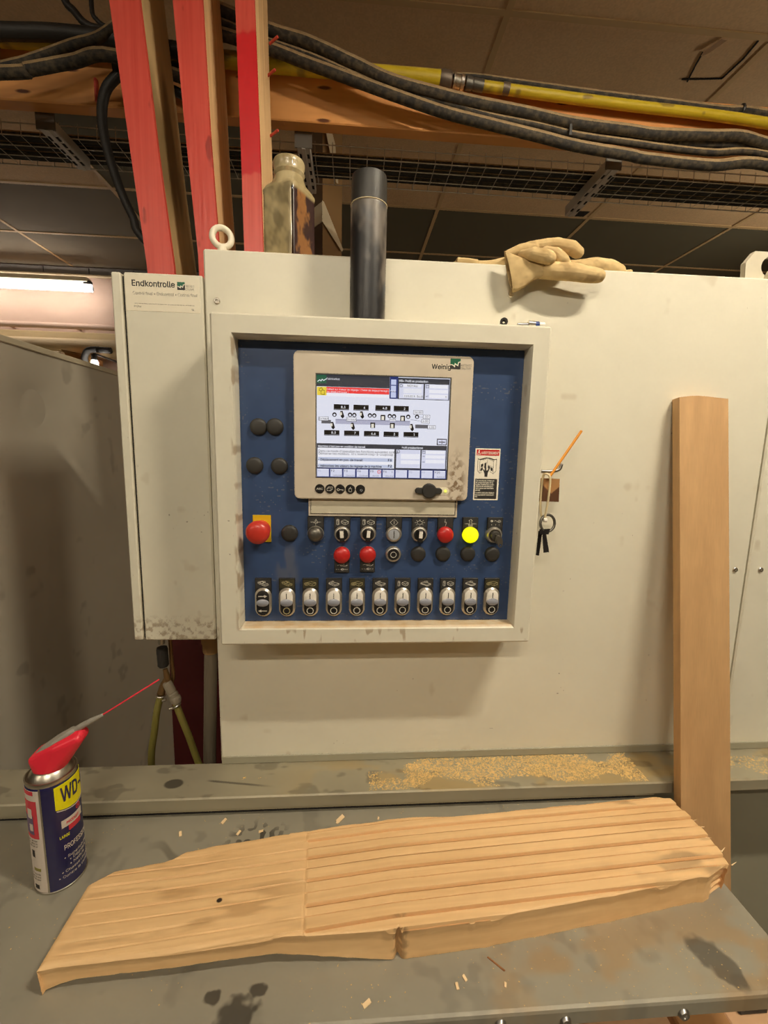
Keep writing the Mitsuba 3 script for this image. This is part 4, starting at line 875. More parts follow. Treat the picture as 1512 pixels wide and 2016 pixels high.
ICON = {
    'saw': BLK + [circ(-.12, .42, .30), circ(.18, .48, .22)],
    'roller': [circ(-.62, -.05, .36), circ(-.62, -.05, .16), [(-.62, .32), (.1, .62), (.9, .3), (.9, -.25), (.3, -.62), (.3, -.05), (.9, .3)], [(-.28, -.2), (.3, -.62)], [(.3, -.05), (-.3, .22)]],
    'plane': [[(-.85, .25), (-.2, .75), (.0, .68), (-.62, .10), (-.85, .25)], [(-.85, .25), (-.8, -.05), (.15, -.65), (.85, -.2), (.85, .1), (.15, -.32), (.15, -.65)], [(.15, -.32), (-.45, .12)], [(.85, .1), (.2, .35), (-.2, .15)]],
    'cylinder': [circ(-.66, .58, .18, 8), [(-.84, .58), (-.84, -.5), (-.70, -.62), (-.48, -.5), (-.48, .58)], [(-.60, .5), (-.60, -.55)]] + BLR,
    'cutter': [[(-.85, .2), (-.35, .5), (.85, .0), (.85, -.28), (.25, -.62), (-.85, -.02), (-.85, .2), (.25, -.35), (.85, .0)], [(.25, -.35), (.25, -.62)], [(-.15, .45), (-.15, .8)], [(.02, .4), (.02, .85)], [(.18, .35), (.18, .85)], [(.32, .3), (.32, .8)]],
    'lubricate': [[(-.8, .0), (-.25, .0)], [(.25, .0), (.8, .0)], [(-.25, -.22), (-.08, .35), (.05, .72), (.22, .2), (.25, -.22), (-.25, -.22)], [(.0, -.22), (.0, -.8)], [(.0, .3), (.0, .0)]],
    'diamond': [[(0, .9), (.62, 0), (0, -.9), (-.62, 0), (0, .9)], [(0, .5), (0, -.5)]],
    'lamp': [circ(0, 0, .42)] + [[(.55 * math.cos(a), .55 * math.sin(a)), (.82 * math.cos(a), .82 * math.sin(a))] for a in np.arange(8) * math.pi / 4],
    'fault': [[(-.05, .9), (-.12, .1), (.14, .1), (.02, -.85)]],
    'arrow': [[(-.9, -.25), (-.3, -.25), (-.3, -.85), (.3, -.85), (.3, -.25), (.9, -.25)], [(-.16, -.6), (-.16, .45), (-.28, .45), (0, .9), (.28, .45), (.16, .45), (.16, -.6), (-.16, -.6)]],
    'modes': [circ(-.6, .45, .2), circ(-.6, .45, .1), [(-.2, .3), (-.05, .6), (.15, .5), (.25, .2)], circ(.62, .4, .24), [(.5, .3), (.7, .5)], [(-.6, -.3), (-.6, -.6)], [(.05, -.3), (.05, -.6)], [(.6, -.3), (.6, -.6)]],
    'jog': [[(-.7, .5), (-.3, .7)], circ(-.05, .5, .16, 8), [(.2, .2), (.2, .8), (.4, .8), (.4, .2)], [(.55, .3), (.9, .6)], [(-.9, -.45), (-.7, -.45)], [(-.55, -.45), (-.4, -.45)], [(-.2, -.45), (.1, -.45)], circ(.12, -.45, .2, 8), [(.45, -.45), (.6, -.45)], [(.75, -.45), (.9, -.45)]]}
def legend(parent, x, ztop, icon, zbot, olive=False, w=.0292, flip=False):
    """the black name plate above (or below) a button with its drawn symbol"""
    pl = put('legend_plate', box(x - w / 2, x + w / 2, PY - .0052, PY, min(ztop, zbot), max(ztop, zbot), .0006), 'black', parent)
    zc = ztop - .0102 if not flip else zbot + .0092; hh = .0083
    lab_ = 'legend_olive' if olive else 'legend_grey'
    put('symbol_field', box(x - w / 2 + .0012, x + w / 2 - .0012, PY - .0055, PY - .005, zc - hh, zc + hh), lab_, pl if parent.count('__') < 1 else parent)
    g = ext(strokes([[(x + a * .0118, zc + b * .0078) for a, b in l] for l in ICON[icon]], .00075), PY - .0058, PY - .0054)
    put('symbol', g, 'ink_olive' if olive else 'ink_light', parent)
def pushring(x, z, r=.0150, h=.010):
    return lathe([(r, 0), (r, h * .5), (r - .0012, h * .85), (r - .003, h), (r - .0042, h), (r - .0046, h * .6), (0, h * .6)], (x, PY, z), AX, 32)

DUAL = ['saw', 'saw', 'roller', 'plane', 'roller', 'plane', 'cylinder', 'cutter', 'cylinder', 'cutter', 'roller']
for k in range(11):
    x, z = DX[k], DZ[k]
    bz = LineString([(x, z - .0125), (x, z + .0125)]).buffer(.0150, resolution=8)
    inn = LineString([(x, z - .0122), (x, z + .0122)]).buffer(.0113, resolution=8)
    d = put('double_button', [ext_bevel(bz, PY - .0095, PY - .001, .0035)], 'bezel_metal', t, smooth=40)
    put('legend_plate', box(x - .0147, x + .0147, PY - .0052, PY, z + .004, DP[k], .0006), 'black', d)
    ol = k in (1, 2, 4, 10); zc = DP[k] - .0104
    put('symbol_field', box(x - .0134, x + .0134, PY - .0056, PY - .005, zc - .0083, zc + .0083), 'legend_olive' if ol else 'legend_grey', d)
    put('symbol', ext(strokes([[(x + a * .0112, zc + b * .0072) for a, b in l] for l in ICON[DUAL[k]]], .00075), PY - .0060, PY - .0055), 'ink_olive' if ol else 'ink_light', d)
    up = inn.intersection(sbox(x - .02, z, x + .02, z + .03)); dn = inn.intersection(sbox(x - .02, z - .03, x + .02, z))
    put('start_cap', [ext(up, PY - .0112, PY - .009), loft(up, up.buffer(-.0035), PY - .0112, PY - .0128)], 'black_gloss' if k == 0 else 'white_cap', d, smooth=30)
    put('stop_cap', ext(dn, PY - .0112, PY - .009), 'black_gloss', d)
    el = affinity.scale(Point(x, z + .001).buffer(.0113, resolution=10), 1.0, .62)
    put('lens', [ext(el, PY - .0135, PY - .009), loft(el, el.buffer(-.003), PY - .0135, PY - .0155)], 'lens_grey', d, smooth=40)
    if k == 0:
        put('mark', [ext(strokes([[(x - .0075, z + .0135), (x + .004, z + .0135)]], .0016).union(Polygon([(x + .003, z + .0165), (x + .0085, z + .0135), (x + .003, z + .0105)])), PY - .0132, PY - .0126),
                     ext(strokes([[(x + .0075, z - .0150), (x - .004, z - .0150)]], .0016).union(Polygon([(x - .003, z - .0122), (x - .0085, z - .0150), (x - .003, z - .0178)])), PY - .0116, PY - .0110)], 'ink_light', d)
    else:
        put('start_mark', ext(sbox(x - .0006, z + .0085, x + .0006, z + .0190), PY - .0132, PY - .0126), 'ink_dark', d)
        put('stop_mark', ext(Point(x, z - .0150).buffer(.0066, resolution=8).difference(Point(x, z - .0150).buffer(.0050, resolution=8)), PY - .0117, PY - .011), 'ink_light' if k != 1 else 'ink_olive', d)

def with_legend(key, x, zt, zb, icon, olive=False, zc=None):
    put('legend_plate', box(x - .0147, x + .0147, PY - .0052, PY, min(zt, zb), max(zt, zb), .0006), 'black', key)
    zc = zt - .0100 if zc is None else zc
    put('symbol_field', box(x - .0134, x + .0134, PY - .0056, PY - .005, zc - .0084, zc + .0084), 'legend_olive' if olive else 'legend_grey', key)
    put('symbol', ext(strokes([[(x + a * .0118, zc + b * .0076) for a, b in l] for l in ICON[icon]], .00075), PY - .0060, PY - .0055), 'ink_olive' if olive else 'ink_light', key)

R1 = {k: v for k, v in zip(['estop', 'plug', 'oil', 'rot1', 'rot2', 'start', 'rot3', 'fault', 'lit', 'key'], ROW1)}
ZT = ROW1TOP
# emergency stop on its yellow plate
ex0, ex1, ez0, ez1 = (-0.1792,-0.1468,1.423,1.4728)
e = put('emergency_stop', box(ex0, ex1, PY - .0015, PY, ez0, ez1, .0004), 'yellow_plate', t, label='red mushroom emergency stop on a yellow plate')
ex, ez = (ex0 + ex1) / 2 - .001, (ez0 + ez1) / 2 - .001
put('neck', lathe([(.0165, 0), (.0165, .006), (.0145, .018), (.015, .030), (0, .030)], (ex, PY - .001, ez), AX, 28), 'emergency_red', e, smooth=40)
put('mushroom_head', lathe([(0, .026), (.0185, .026), (.0205, .030), (.0205, .035), (.0175, .0405), (.011, .0435), (0, .0445)], (ex, PY, ez), AX, 36), 'emergency_red', e, smooth=50)
x, z = R1['plug']; plug(x, z, .0152)
x, z = R1['oil']; k_ = put('pilot_light', pushring(x, z), 'bezel_metal', t, smooth=40); with_legend(k_, x, ZT['oil'], z, 'lubricate')
put('dome', lathe([(.0142, .006), (.0138, .012), (.011, .0165), (.006, .0188), (0, .0195)], (x, PY, z), AX, 28), 'steel_dark', k_, smooth=50)
for n_, tilt in (('rot1', -4), ('rot2', 4), ('rot3', 3)):
    x, z = R1[n_]; k_ = put('rotary_switch', pushring(x, z), 'bezel_metal', t, smooth=40)
    with_legend(k_, x, ZT[n_], z, 'lamp' if n_ == 'rot3' else 'cylinder')
    put('knob', lathe([(.0108, .004), (.0108, .012), (.0098, .0135), (0, .0135)], (x, PY, z), AX, 26), 'black_gloss', k_, smooth=35)
    hd = affinity.rotate(sbox(x - .0042, z - .0118, x + .0042, z + .0100), -tilt, origin=(x, z))
    put('handle', ext_bevel(hd, PY - .0225, PY - .012, .0012), 'black_gloss', k_)
    put('pointer', ext(affinity.rotate(sbox(x - .0033, z - .0040, x + .0033, z + .0088), -tilt, origin=(x, z)), PY - .0235, PY - .0224), 'white_cap', k_)
x, z = R1['start']; k_ = put('start_button', pushring(x, z), 'bezel_metal', t, smooth=40); with_legend(k_, x, ZT['start'], z, 'diamond')
put('cap', lathe([(.0112, .004), (.0112, .0085), (.0095, .0095), (0, .0095)], (x, PY, z), AX, 28), 'button_blue_grey', k_, smooth=40)
put('mark', ext(sbox(x - .0007, z - .0068, x + .0007, z + .0068), PY - .0099, PY - .0094), 'ink_dark', k_)
x, z = R1['fault']; k_ = put('red_pilot', pushring(x, z), 'bezel_metal', t, smooth=40); with_legend(k_, x, ZT['fault'], z, 'fault')
DOME = [(.0150, .003), (.0152, .011), (.0140, .0145), (.009, .0178), (0, .0190)]
put('cap', lathe(DOME, (x, PY, z), AX, 30), 'red_cap', k_, smooth=50)
x, z = R1['lit']; k_ = put('yellow_pilot', pushring(x, z), 'bezel_metal', t, smooth=40, label='glowing yellow pilot light'); with_legend(k_, x, ZT['lit'], z, 'arrow')
put('glowing_lens', lathe(DOME, (x, PY, z), AX, 24), 'glow_base', k_, smooth=50, emitter=lamp([1.1 * UNIT, .98 * UNIT, 0], .05))
put('bulb_glow', lathe([(0, 0), (.0030, 0), (.0022, .0005), (0, .0007)], (x - .0042, PY - .0172, z + .0038), (-.3, -1, .25), 12), 'glow_base', k_, smooth=50, emitter=lamp([2 * UNIT, 2 * UNIT, 1.4 * UNIT], .02))
x, z = R1['key']; k_ = put('key_switch', pushring(x, z, .0155, .012), 'bezel_metal', t, smooth=40); with_legend(k_, x + .0015, ZT['key'], z, 'modes')
put('barrel', lathe([(.0095, .004), (.0095, .015), (.0075, .0175), (0, .0175)], (x, PY, z), AX, 24), 'steel_dark', k_, smooth=40)
put('key', [box(x - .0012, x + .0012, PY - .026, PY - .012, z - .003, z + .003), ext(affinity.rotate(affinity.scale(Point(x + .004, z - .008).buffer(.0085), .62, 1.25), 8).difference(Point(x + .0055, z - .0145).buffer(.0022)), PY - .030, PY - .0275),
            ext(affinity.rotate(affinity.scale(Point(x + .0015, z - .004).buffer(.008), .62, 1.1), -14), PY - .0265, PY - .0245)], 'steel', k_, label='steel key in the switch')
for i, (x, z) in enumerate(ROW2):
    if i < 2:
        k_ = put('red_push_button', pushring(x, z), 'bezel_metal', t, smooth=40)
        put('cap', lathe(DOME, (x, PY, z), AX, 30), 'red_cap', k_, smooth=50)
        zb = z - .0340; put('legend_plate', box(x - .0138, x + .0138, PY - .0052, PY, zb, z, .0006), 'black', k_)
        put('symbol_field', box(x - .0128, x + .0128, PY - .0056, PY - .005, zb + .001, zb + .0185), 'legend_grey', k_)
        put('symbol', ext(strokes([[(x + a * .0118, zb + .0098 + b * .0080) for a, b in l] for l in ICON['jog']], .0008), PY - .0060, PY - .0055), 'ink_light', k_)
    elif i == 2:
        k_ = put('stop_button', pushring(x, z), 'bezel_metal', t, smooth=40)
        put('cap', lathe([(.0112, .004), (.0112, .0085), (.0095, .0095), (0, .0095)], (x, PY, z), AX, 28), 'black_gloss', k_, smooth=40)
        put('mark', ext(Point(x, z).buffer(.0058).difference(Point(x, z).buffer(.0046)), PY - .0099, PY - .0094), 'ink_light', k_)
    else: plug(x, z, .0142)

# ---------------------------------------------------------------- hoses and conduit under the side cabinet
HY = .95
t = thing('hose_splitter', 'brass and grey hose splitter with a black coupling under the side cabinet', 'fitting')
put('coupling', lathe([(0, 0), (.0095, 0), (.0115, .003), (.0118, .040), (.0105, .045), (0, .045)], (-0.4155,0.95,1.1046), np.array((-0.4171,0.95,1.1597)) - np.array((-0.4155,0.95,1.1046)), 20), 'black_rough', t, smooth=40, label='black rubber coupling')
put('top_fitting', cyl((-0.4171,0.95,1.1585), (-0.4172,0.95,1.1787), .007), 'steel', t, smooth=40)
put('stem', lathe([(0, 0), (.0055, 0), (.0065, .004), (.0065, .022), (.005, .030), (.005, .036), (0, .036)], (-0.4054,0.95,1.063), np.array((-0.4143,0.95,1.107)) - np.array((-0.4054,0.95,1.063)), 16), 'hose_brass', t, smooth=40)
put('branch', tube([(-0.4111,0.952,1.0754), (-0.4211,0.955,1.0555), (-0.427,0.956,1.0353)], [.0055, .007, .0085], 12), 'hose_brass', t, smooth=True)
a, b = np.array((-0.4086,0.945,1.0696)), np.array((-0.3867,0.945,1.0189))
L = np.linalg.norm(b - a)
put('grey_fitting', lathe([(0, 0), (.0085, 0), (.0100, .004), (.0102, L * .45), (.0090, L * .47), (.0090, L * .52), (.0105, L * .55), (.0105, L * .66), (.0095, L * .69), (.0118, L * .74), (.0118, L * .88), (.008, L), (0, L)], a, b - a, 18), 'fitting_grey', t, smooth=40)
put('hose_clamp', [torus((-0.3892,0.945,1.014), .0085, .0022, b - a, 18, 6), cyl((-0.3919,0.943,1.0103), (-0.4041,0.94,1.0076), .0035, n=10)], 'chrome', t, smooth=40)
put('hose_clamp', [torus((-0.4272,0.956,1.0315), .0085, .0022, (.1, 0, 1), 18, 6), cyl((-0.4219,0.95,1.0215), (-0.4139,0.95,1.025), .003, n=10)], 'chrome', t, smooth=40)
put('hose', tube([(-0.3924,0.948,1.0171),(-0.3827,0.948,0.9845),(-0.3669,0.948,0.9335),(-0.3471,0.948,0.8621)] + [(-.30, .94, .72), (-.29, .935, .5)], .0075, 14), 'hose_clear', smooth=True, label='olive clear hose running down right from the grey fitting', cat='hose')
put('hose', tube([(-0.4283,0.956,1.0303),(-0.4381,0.956,0.9931),(-0.4463,0.956,0.9428),(-0.4572,0.956,0.866)] + [(-.46, .97, .70), (-.45, 1.0, .45)], .0075, 14), 'hose_clear', smooth=True, label='olive clear hose hanging straight down from the left branch', cat='hose')
t = thing('conduit', 'grey flexible conduit dropping from the side cabinet beside the main cabinet', 'conduit')
put('collar', lathe([(0, 0), (.0175, 0), (.0185, .004), (.0185, .020), (.021, .024), (.021, .045), (0, .045)], (-0.3203,0.98,1.1235), (0, 0, 1), 20), 'wood_box', t, smooth=40)
put('pipe', tube([(-0.3199,0.98,1.1335)] + [(-0.3222,0.98,1.1024),(-0.3278,0.98,0.9751),(-0.3339,0.98,0.8364)] + [(-.34, .98, .6), (-.34, .98, .2)], .0145, 16), 'conduit_grey', t, smooth=True)
put('drain_pipe', tube([(-.405, .97, 1.21)] + [(-0.4067,0.97,1.1551),(-0.4056,0.97,1.1086),(-0.404,0.97,1.0715),(-0.4083,0.97,1.0529)], .0042, 10), 'hose_brass', smooth=True, label='thin brass pipe bending behind the black coupling', cat='pipe')

# ---------------------------------------------------------------- machine bed ledge and steel table
LZ = CB
t = thing('machine_bed', 'steel machine bed ledge dusted with sawdust under the cabinet', 'ledge')
put('bed_plate', box(-1.5, 2.3, .772, .8685, LZ - .027, LZ, .0025), 'bed_steel', t)
put('bed_front', box(-1.5, .637, .779, .80, .8915, LZ - .026, .001), 'bed_steel', t)
put('joint', box(-1.5, .60, .786, .83, .85, .8915), 'black_rough', t)
put('bed_beam', box(-.84, -.27, .83, .864, .3, LZ - .027), 'guard_grey', t)
TZ_, TY_F, TX = .885, .449, .632
t = thing('steel_table', 'worn grey sheet steel table with a folded front lip', 'table')
prof = [(TY_F, .861), (TY_F, TZ_ - .005), (TY_F + .0015, TZ_ - .0018), (TY_F + .005, TZ_), (.783, TZ_), (.783, TZ_ - .004), (TY_F + .006, TZ_ - .004), (TY_F + .004, TZ_ - .006), (TY_F + .004, .861)]
pm = trimesh.creation.extrude_polygon(Polygon(prof), 1.9, engine='earcut')
pm.apply_transform(np.array([[0, 0, 1, TX - 1.9], [1, 0, 0, 0], [0, 1, 0, 0], [0, 0, 0, 1.0]]))
put('top_plate', pm, 'bench_steel', t)
for px in ((0.4459,0.449,0.8648), (0.2841,0.449,0.8667), (0.1974,0.449,0.8696)):
    put('screw', lathe([(0, 0), (.0078, 0), (.0078, .001), (.0062, .0042), (.0036, .0042), (.003, .002), (0, .002)], (px[0], TY_F, px[2]), (0, -1, 0), 16), 'steel', t, smooth=30)
put('frame_rail', [box(TX - 1.88, TX - .02, .50, .54, .80, .881), box(TX - 1.88, TX - .02, .72, .76, .80, .881)], 'guard_grey', t)
for x in (-1.15, .30):
    for y in (.505, .725): put('leg', box(x, x + .04, y, y + .035, 0, .80), 'guard_grey', t)

# sawdust on the ledge and chips on the table
fl = []
def flake(x, y, z, s, flat=.35):
    a = nrng.rand() * math.pi; c_, s_ = math.cos(a) * s, math.sin(a) * s; q = nrng.uniform(.4, .8)
    return np.array([(x + c_, y + s_, z), (x - s_ * q, y + c_ * q, z), (x - c_, y - s_, z), (x + s_ * q, y - c_ * q, z), (x + nrng.uniform(-.3, .3) * s, y + nrng.uniform(-.3, .3) * s, z + s * flat)])
FF = np.array([(0, 1, 4), (1, 2, 4), (2, 3, 4), (3, 0, 4)])
vs, fs = [], []
tries = 0
while len(vs) < 9000 and tries < 90000:
    tries += 1
    x, y = nrng.uniform(-.25, .62), nrng.uniform(.778, .862)
    if tries % 9 == 0: x = nrng.uniform(.76, 1.0)
    d = meshkit.fbm(np.array([x * 11, y * 22, 4.]), 3) + .20 * min(1, max(0, (x - .0) / .25)) - .24 * (x < .04) - .12 * abs((y - .822) / .04) - .12 * (x > .7)
    if d > .50 and nrng.rand() < min(1, (d - .50) * 9):
        fs.append(FF + 5 * len(vs)); vs.append(flake(x, y, LZ - .0001, nrng.uniform(.0008, .0024) * (1 + .8 * (nrng.rand() > .96)), .6))
put('sawdust', trimesh.Trimesh(np.vstack(vs), np.vstack(fs), process=False), 'sawdust', label='yellow sawdust strewn along the ledge', cat='sawdust', kind='stuff')
vs, fs = [], []
for k in range(1500):
    x, y = nrng.uniform(-.62, .62), nrng.uniform(.452, .782)
    d = meshkit.fbm(np.array([x * 9 + 30, y * 12, 1.]), 3) + .10 * (x > .05) * (y < .55) + .1 * (y > .74)
    if d > .50: fs.append(FF + 5 * len(vs)); vs.append(flake(x, y, TZ_ - .0001, nrng.uniform(.0006, .0016), .5))
put('sawdust', trimesh.Trimesh(np.vstack(vs), np.vstack(fs), process=False), 'sawdust', label='fine sawdust specks scattered over the steel table', cat='sawdust', kind='stuff')
CH = [(670, 1614, 9), (441, 1618, 6), (355, 1643, 5), (470, 1641, 5), (514, 1638, 5), (722, 1978, 6), (915, 1927, 4), (665, 1618, 5), (900, 1943, 4), (995, 1940, 3), (745, 1612, 3)]
CHL = ['largest pale wood chip, on the table behind the middle of the board', 'pale wood chip beside the dark specks behind the board', 'pale wood chip between the blue can and the dark specks', 'pale wood chip just below the dark specks on the table',
       'pale wood chip touching the back edge of the board', 'wood chip on the table in front of the board near the front lip', 'upper wood chip of the pair left of the splinter', 'small wood chip against the largest chip behind the board',
       'lower wood chip of the pair left of the splinter', 'wood chip just right of the pair near the table front', 'tiny wood chip on the table right of the largest chip']
for (px, py, s), p, cl in zip(CH, CHP, CHL):
    s *= .00085; a = nrng.rand() * 3
    m = box(-s, s, -s * .55, s * .55, 0, .0012); m.vertices = m.vertices + np.c_[np.zeros(8), np.zeros(8), (m.vertices[:, 0] > 0) * s * .5]
    m.apply_transform(trimesh.transformations.rotation_matrix(a, (0, 0, 1))); m.apply_translation((p[0], p[1], TZ_))
    put('wood_chip', m, 'chip_wood', label=cl, cat='wood chip', group='wood chips on the steel table')
put('splinter', hexa([(.1985, .512, TZ_), (.2, .513, TZ_), (.2, .513, TZ_ + .001), (.1985, .512, TZ_ + .001)], [(.217, .494, TZ_), (.219, .495, TZ_), (.219, .495, TZ_ + .0012), (.217, .494, TZ_ + .0012)]), 'lumber_b', label='thin brown splinter lying in front of the board', cat='splinter')

# ---------------------------------------------------------------- grooved board
FRONT = np.array([(-.397, .500), (-.375, .5035), (-.255, .507), (-.10, .5155), (.066, .5125), (.0715, .5165), (.0765, .5125), (.20, .5215), (.40, .545), (.556, .5665), (.571, .5655), (.60, .578), (.6255, .588)])
BACK = np.array([(-.3985, .612), (-.385, .622), (-.369, .633), (-.285, .6465), (-.268, .6595), (-.233, .6655), (-.06, .6835), (.104, .695), (.233, .6965), (.348, .708), (.45, .716), (.594, .7285), (.626, .7245)])
ca, sa = .9975, .071
GV = [.506, .522, .5405, .556, .5745, .593, .613, .6315, .6485, .663, .678]
xg = np.unique(np.r_[np.linspace(-.3975, .6258, 400), np.linspace(-.068, -.044, 24), np.linspace(.066, .077, 12)]); NU = len(xg)
fx = bx_ = xg
fy = np.interp(xg, FRONT[:, 0], FRONT[:, 1]); by_ = np.interp(xg, BACK[:, 0], BACK[:, 1])
fy = fy + .0012 * (meshkit.fbm(np.c_[xg * 30, 0 * xg, 0 * xg], 3) - .5); by_ = by_ + .004 * (meshkit.fbm(np.c_[xg * 25, 0 * xg + 5, 0 * xg], 3, 3) - .5)
vals = [np.arange(.40, .74, .003)] + [g + np.array([-.0030, -.0016, -.0011, -.0004, .0004, .0011, .0016, .0030]) for g in GV]
vg = np.unique(np.round(np.concatenate(vals), 5)); vf, vb = fy * ca - xg * sa, by_ * ca - xg * sa
vg = vg[(vg > vf.min()) & (vg < vb.max())]
rim_ = np.array([0, .0006, .0014, .0026, .0042, .0062, .0080])
V = np.sort(np.concatenate([np.clip(np.broadcast_to(vg, (NU, len(vg))), vf[:, None], vb[:, None]), vf[:, None] + rim_, vb[:, None] - rim_], 1), axis=1); NT = V.shape[1]
X = np.repeat(xg[:, None], NT, 1); Y = (V + X * sa) / ca
tt = np.linspace(0, 1, NT)
fr_t = (V - vf[:, None]) / (vb - vf)[:, None]
X = X + np.clip((X - .60) / .03, 0, 1) * (.010 * np.sin(np.pi * fr_t))
U = X * ca + Y * sa; V = Y * ca - X * sa
Z0 = np.interp(X, [-.40, -.25, .07, .30, .56, .64], [.9275, .931, .9440, .9415, .9375, .935])
lev = [0, -.0026, .0002, -.0024, .0006, -.0018, .0006, -.0022, .0003, -.0026, .0002, -.002]
h = np.zeros_like(V)
for i, g in enumerate(GV):
    s_ = (V > g) * 1.0; h += (lev[i + 1] - lev[i]) * s_
    h -= .0060 * np.clip((.0016 - np.abs(V - g)) / .0006, 0, 1)
step = np.clip((U + .0225) / .003, 0, 1)
fade = np.clip((U + .36) / .06, 0, 1) * np.clip((V - .512) / .01, 0, 1) * np.clip((.672 - V) / .02, 0, 1)
soften = meshkit.fbm(np.stack([U * 7, V * 40, 0 * U], -1), 3)
h = h * (step + (1 - step) * .32 * fade * np.clip(soften * 2.6 - .6, 0, 1)) - .0006 * (1 - step)
h += .0010 * (meshkit.fbm(np.stack([U * 12, V * 30, 0 * U + 2], -1), 3) - .5) - .0012 * np.exp(-((U + .024) / .0016) ** 2) * (V > .515)
edge = np.minimum(np.minimum(fr_t * (by_ - fy)[:, None], (1 - fr_t) * (by_ - fy)[:, None]), np.minimum(X - X[:1], X[-1:] - X + 0 * X) + 1e-4)
rad = np.where(X < -.1, .007, .0028); e = np.clip(1 - edge / rad, 0, 1); h -= rad * .55 * e * e
Z = Z0 + h
rows = [np.stack([X, Y, Z], -1)]
# front side with its wavy, partly undercut lower edge
zb = np.interp(fx, [-.3975, -.355, -.20, -.10, -.03, .07, .2, .64], [.8872, .8985, .9025, .904, .8965, .8856, .8852, .8852])
ks = np.linspace(0, 1, 14)[1:]
zt = Z[:, 0]
side = []
for k in ks:
    zz_ = zt + (zb - zt) * k
    yy_ = fy + .0035 * np.clip(k * 3, 0, 1) + .0016 * (meshkit.fbm(np.c_[fx * 60, zz_ * 40, 0 * fx], 3) - .5)
    yy_ = yy_ + np.exp(-((fx - .0715) / .0045) ** 2) * (.0055 + .003 * (meshkit.noise(np.c_[zz_ * 300, 0 * fx, 0 * fx]) - .5))
    m_ = np.clip((fx - .574) / .006, 0, 1) * (k > .05)
    band = np.where((np.floor(zz_ * 140) % 2) == 0, .012, .003)
    yy_ = yy_ + m_ * band * np.clip((fx - .585) / .006, 0, 1)
    side.append(np.stack([fx, yy_, zz_], -1))
def strip(A):   # grid of points -> triangles
    a, b = A.shape[:2]; i, j = np.meshgrid(np.arange(a - 1), np.arange(b - 1), indexing='ij'); i = i.ravel(); j = j.ravel()
    q = np.stack([i * b + j, (i + 1) * b + j, (i + 1) * b + j + 1, i * b + j + 1], -1)
    return trimesh.Trimesh(A.reshape(-1, 3), np.vstack([q[:, [0, 1, 2]], q[:, [0, 2, 3]]]), process=False)
top = strip(rows[0])
fr = strip(np.stack([rows[0][:, 0]] + side, 1)[:, ::-1])
bk_ = strip(np.stack([rows[0][:, -1], np.stack([bx_, by_ - .001, np.full(NU, .885)], -1)], 1))
lf = strip(np.stack([rows[0][0], np.stack([X[0] + .004 + .002 * np.sin(fr_t[0] * 9), Y[0], np.full(NT, .8866)], -1)], 1))
rt_ = []
for k in np.linspace(0, 1, 8):
    zz_ = Z[-1] + (.8853 - Z[-1]) * k; xx_ = X[-1] - .006 * k + .005 * (meshkit.fbm(np.stack([Y[-1] * 90, zz_ * 120, 0 * zz_], -1), 3) - .5) * (k > 0)
    rt_.append(np.stack([xx_, Y[-1], zz_], -1))
rt = strip(np.stack(rt_, 1)[:, ::-1])
bt = strip(np.stack([side[-1], np.stack([bx_, by_ - .001, np.full(NU, .885)], -1)], 1)[:, ::-1])
t = thing('grooved_board', 'thick rough board with long grooves lying on the steel table', 'board')
def grow(m): m.fix_normals(multibody=False) if False else None; return m
put('board', top, 'board_wood', t, smooth=35)
put('sides', [fr, lf, bk_, bt], 'board_wood', t, smooth=25)
put('sawn_end', rt, 'board_wood', t, smooth=False)
for k in range(9):
    p = np.array([.632 - .004 * nrng.rand(), nrng.uniform(.585, .69), .925 + nrng.uniform(0, .008)]); q = p + np.array([nrng.uniform(.004, .012), nrng.uniform(-.012, .004), nrng.uniform(-.004, .008)])
    put('splinter', cyl(p, q, .0011, .0003, 5), 'chip_wood', t)

# ---------------------------------------------------------------- leaning plank, lumber below the table
t = thing('leaning_plank', 'smooth brown plank leaning upright against the cream cabinet', 'plank')
def plank_pts(z):
    yf = .838 - (.838 - .741) * (1.712 - z) / (1.712 - .94)
    xl = .634 + (.660 - .634) * (1.712 - z) / (1.712 - .94); w = .1012 + .004 * (1.712 - z) / .77
    return xl, xl + w, yf
a0, a1, ya = plank_pts(.02); b0, b1, yb = plank_pts(1.712)
arch = [(b0 + (b1 - b0) * q, yb, 1.708 + .004 * math.sin(math.pi * min(1, q * 1.25))) for q in np.linspace(0, 1, 9)]
fp = [(a0, ya, .02), (a1, ya, .02)] + arch[::-1]
bp = [(x + .0045 * 0 + .004, y + .0245, z - .002) for x, y, z in fp]; bp[1] = (a1 - .004, ya + .0245, .02); bp = [(p[0] if i not in (1, 2) else f_[0] - .002, p[1], p[2]) for i, (p, f_) in enumerate(zip(bp, fp))]
put('plank', trimesh.convex.convex_hull(np.array(fp + bp)), 'plank_wood', t)
zs_ = [.702, .69, .70, .672]
for i, (x0, x1, m, dz, lb) in enumerate(((.38, .517, 'lumber_c', 0, 'pale board under the table at the left of its stack'), (.531, .614, 'lumber_a', 0, 'brown board standing under the table edge in the middle of its stack'), (.618, .76, 'lumber_c', -.006, 'pinkish board under the table at the right of its stack'))):
    put('lumber', box(x0, x1, .42, .62, .05, .70 + dz, .002), m, label=lb, cat='board')
put('lumber', box(.519, .530, .43, .6, .05, .69), 'lumber_b', label='thin dark red board between the pale and the brown board under the table', cat='board')
put('brush', [box(.640, .69, .545, .575, .694, .705, .002)] + [cyl((.64 + .05 * nrng.rand(), .55 + .02 * nrng.rand(), .70), (.64 + .05 * nrng.rand(), .55 + .02 * nrng.rand(), .72), .001, n=4) for k in range(60)], 'black_rough', label='small dark brush lying on the pinkish board', cat='brush')

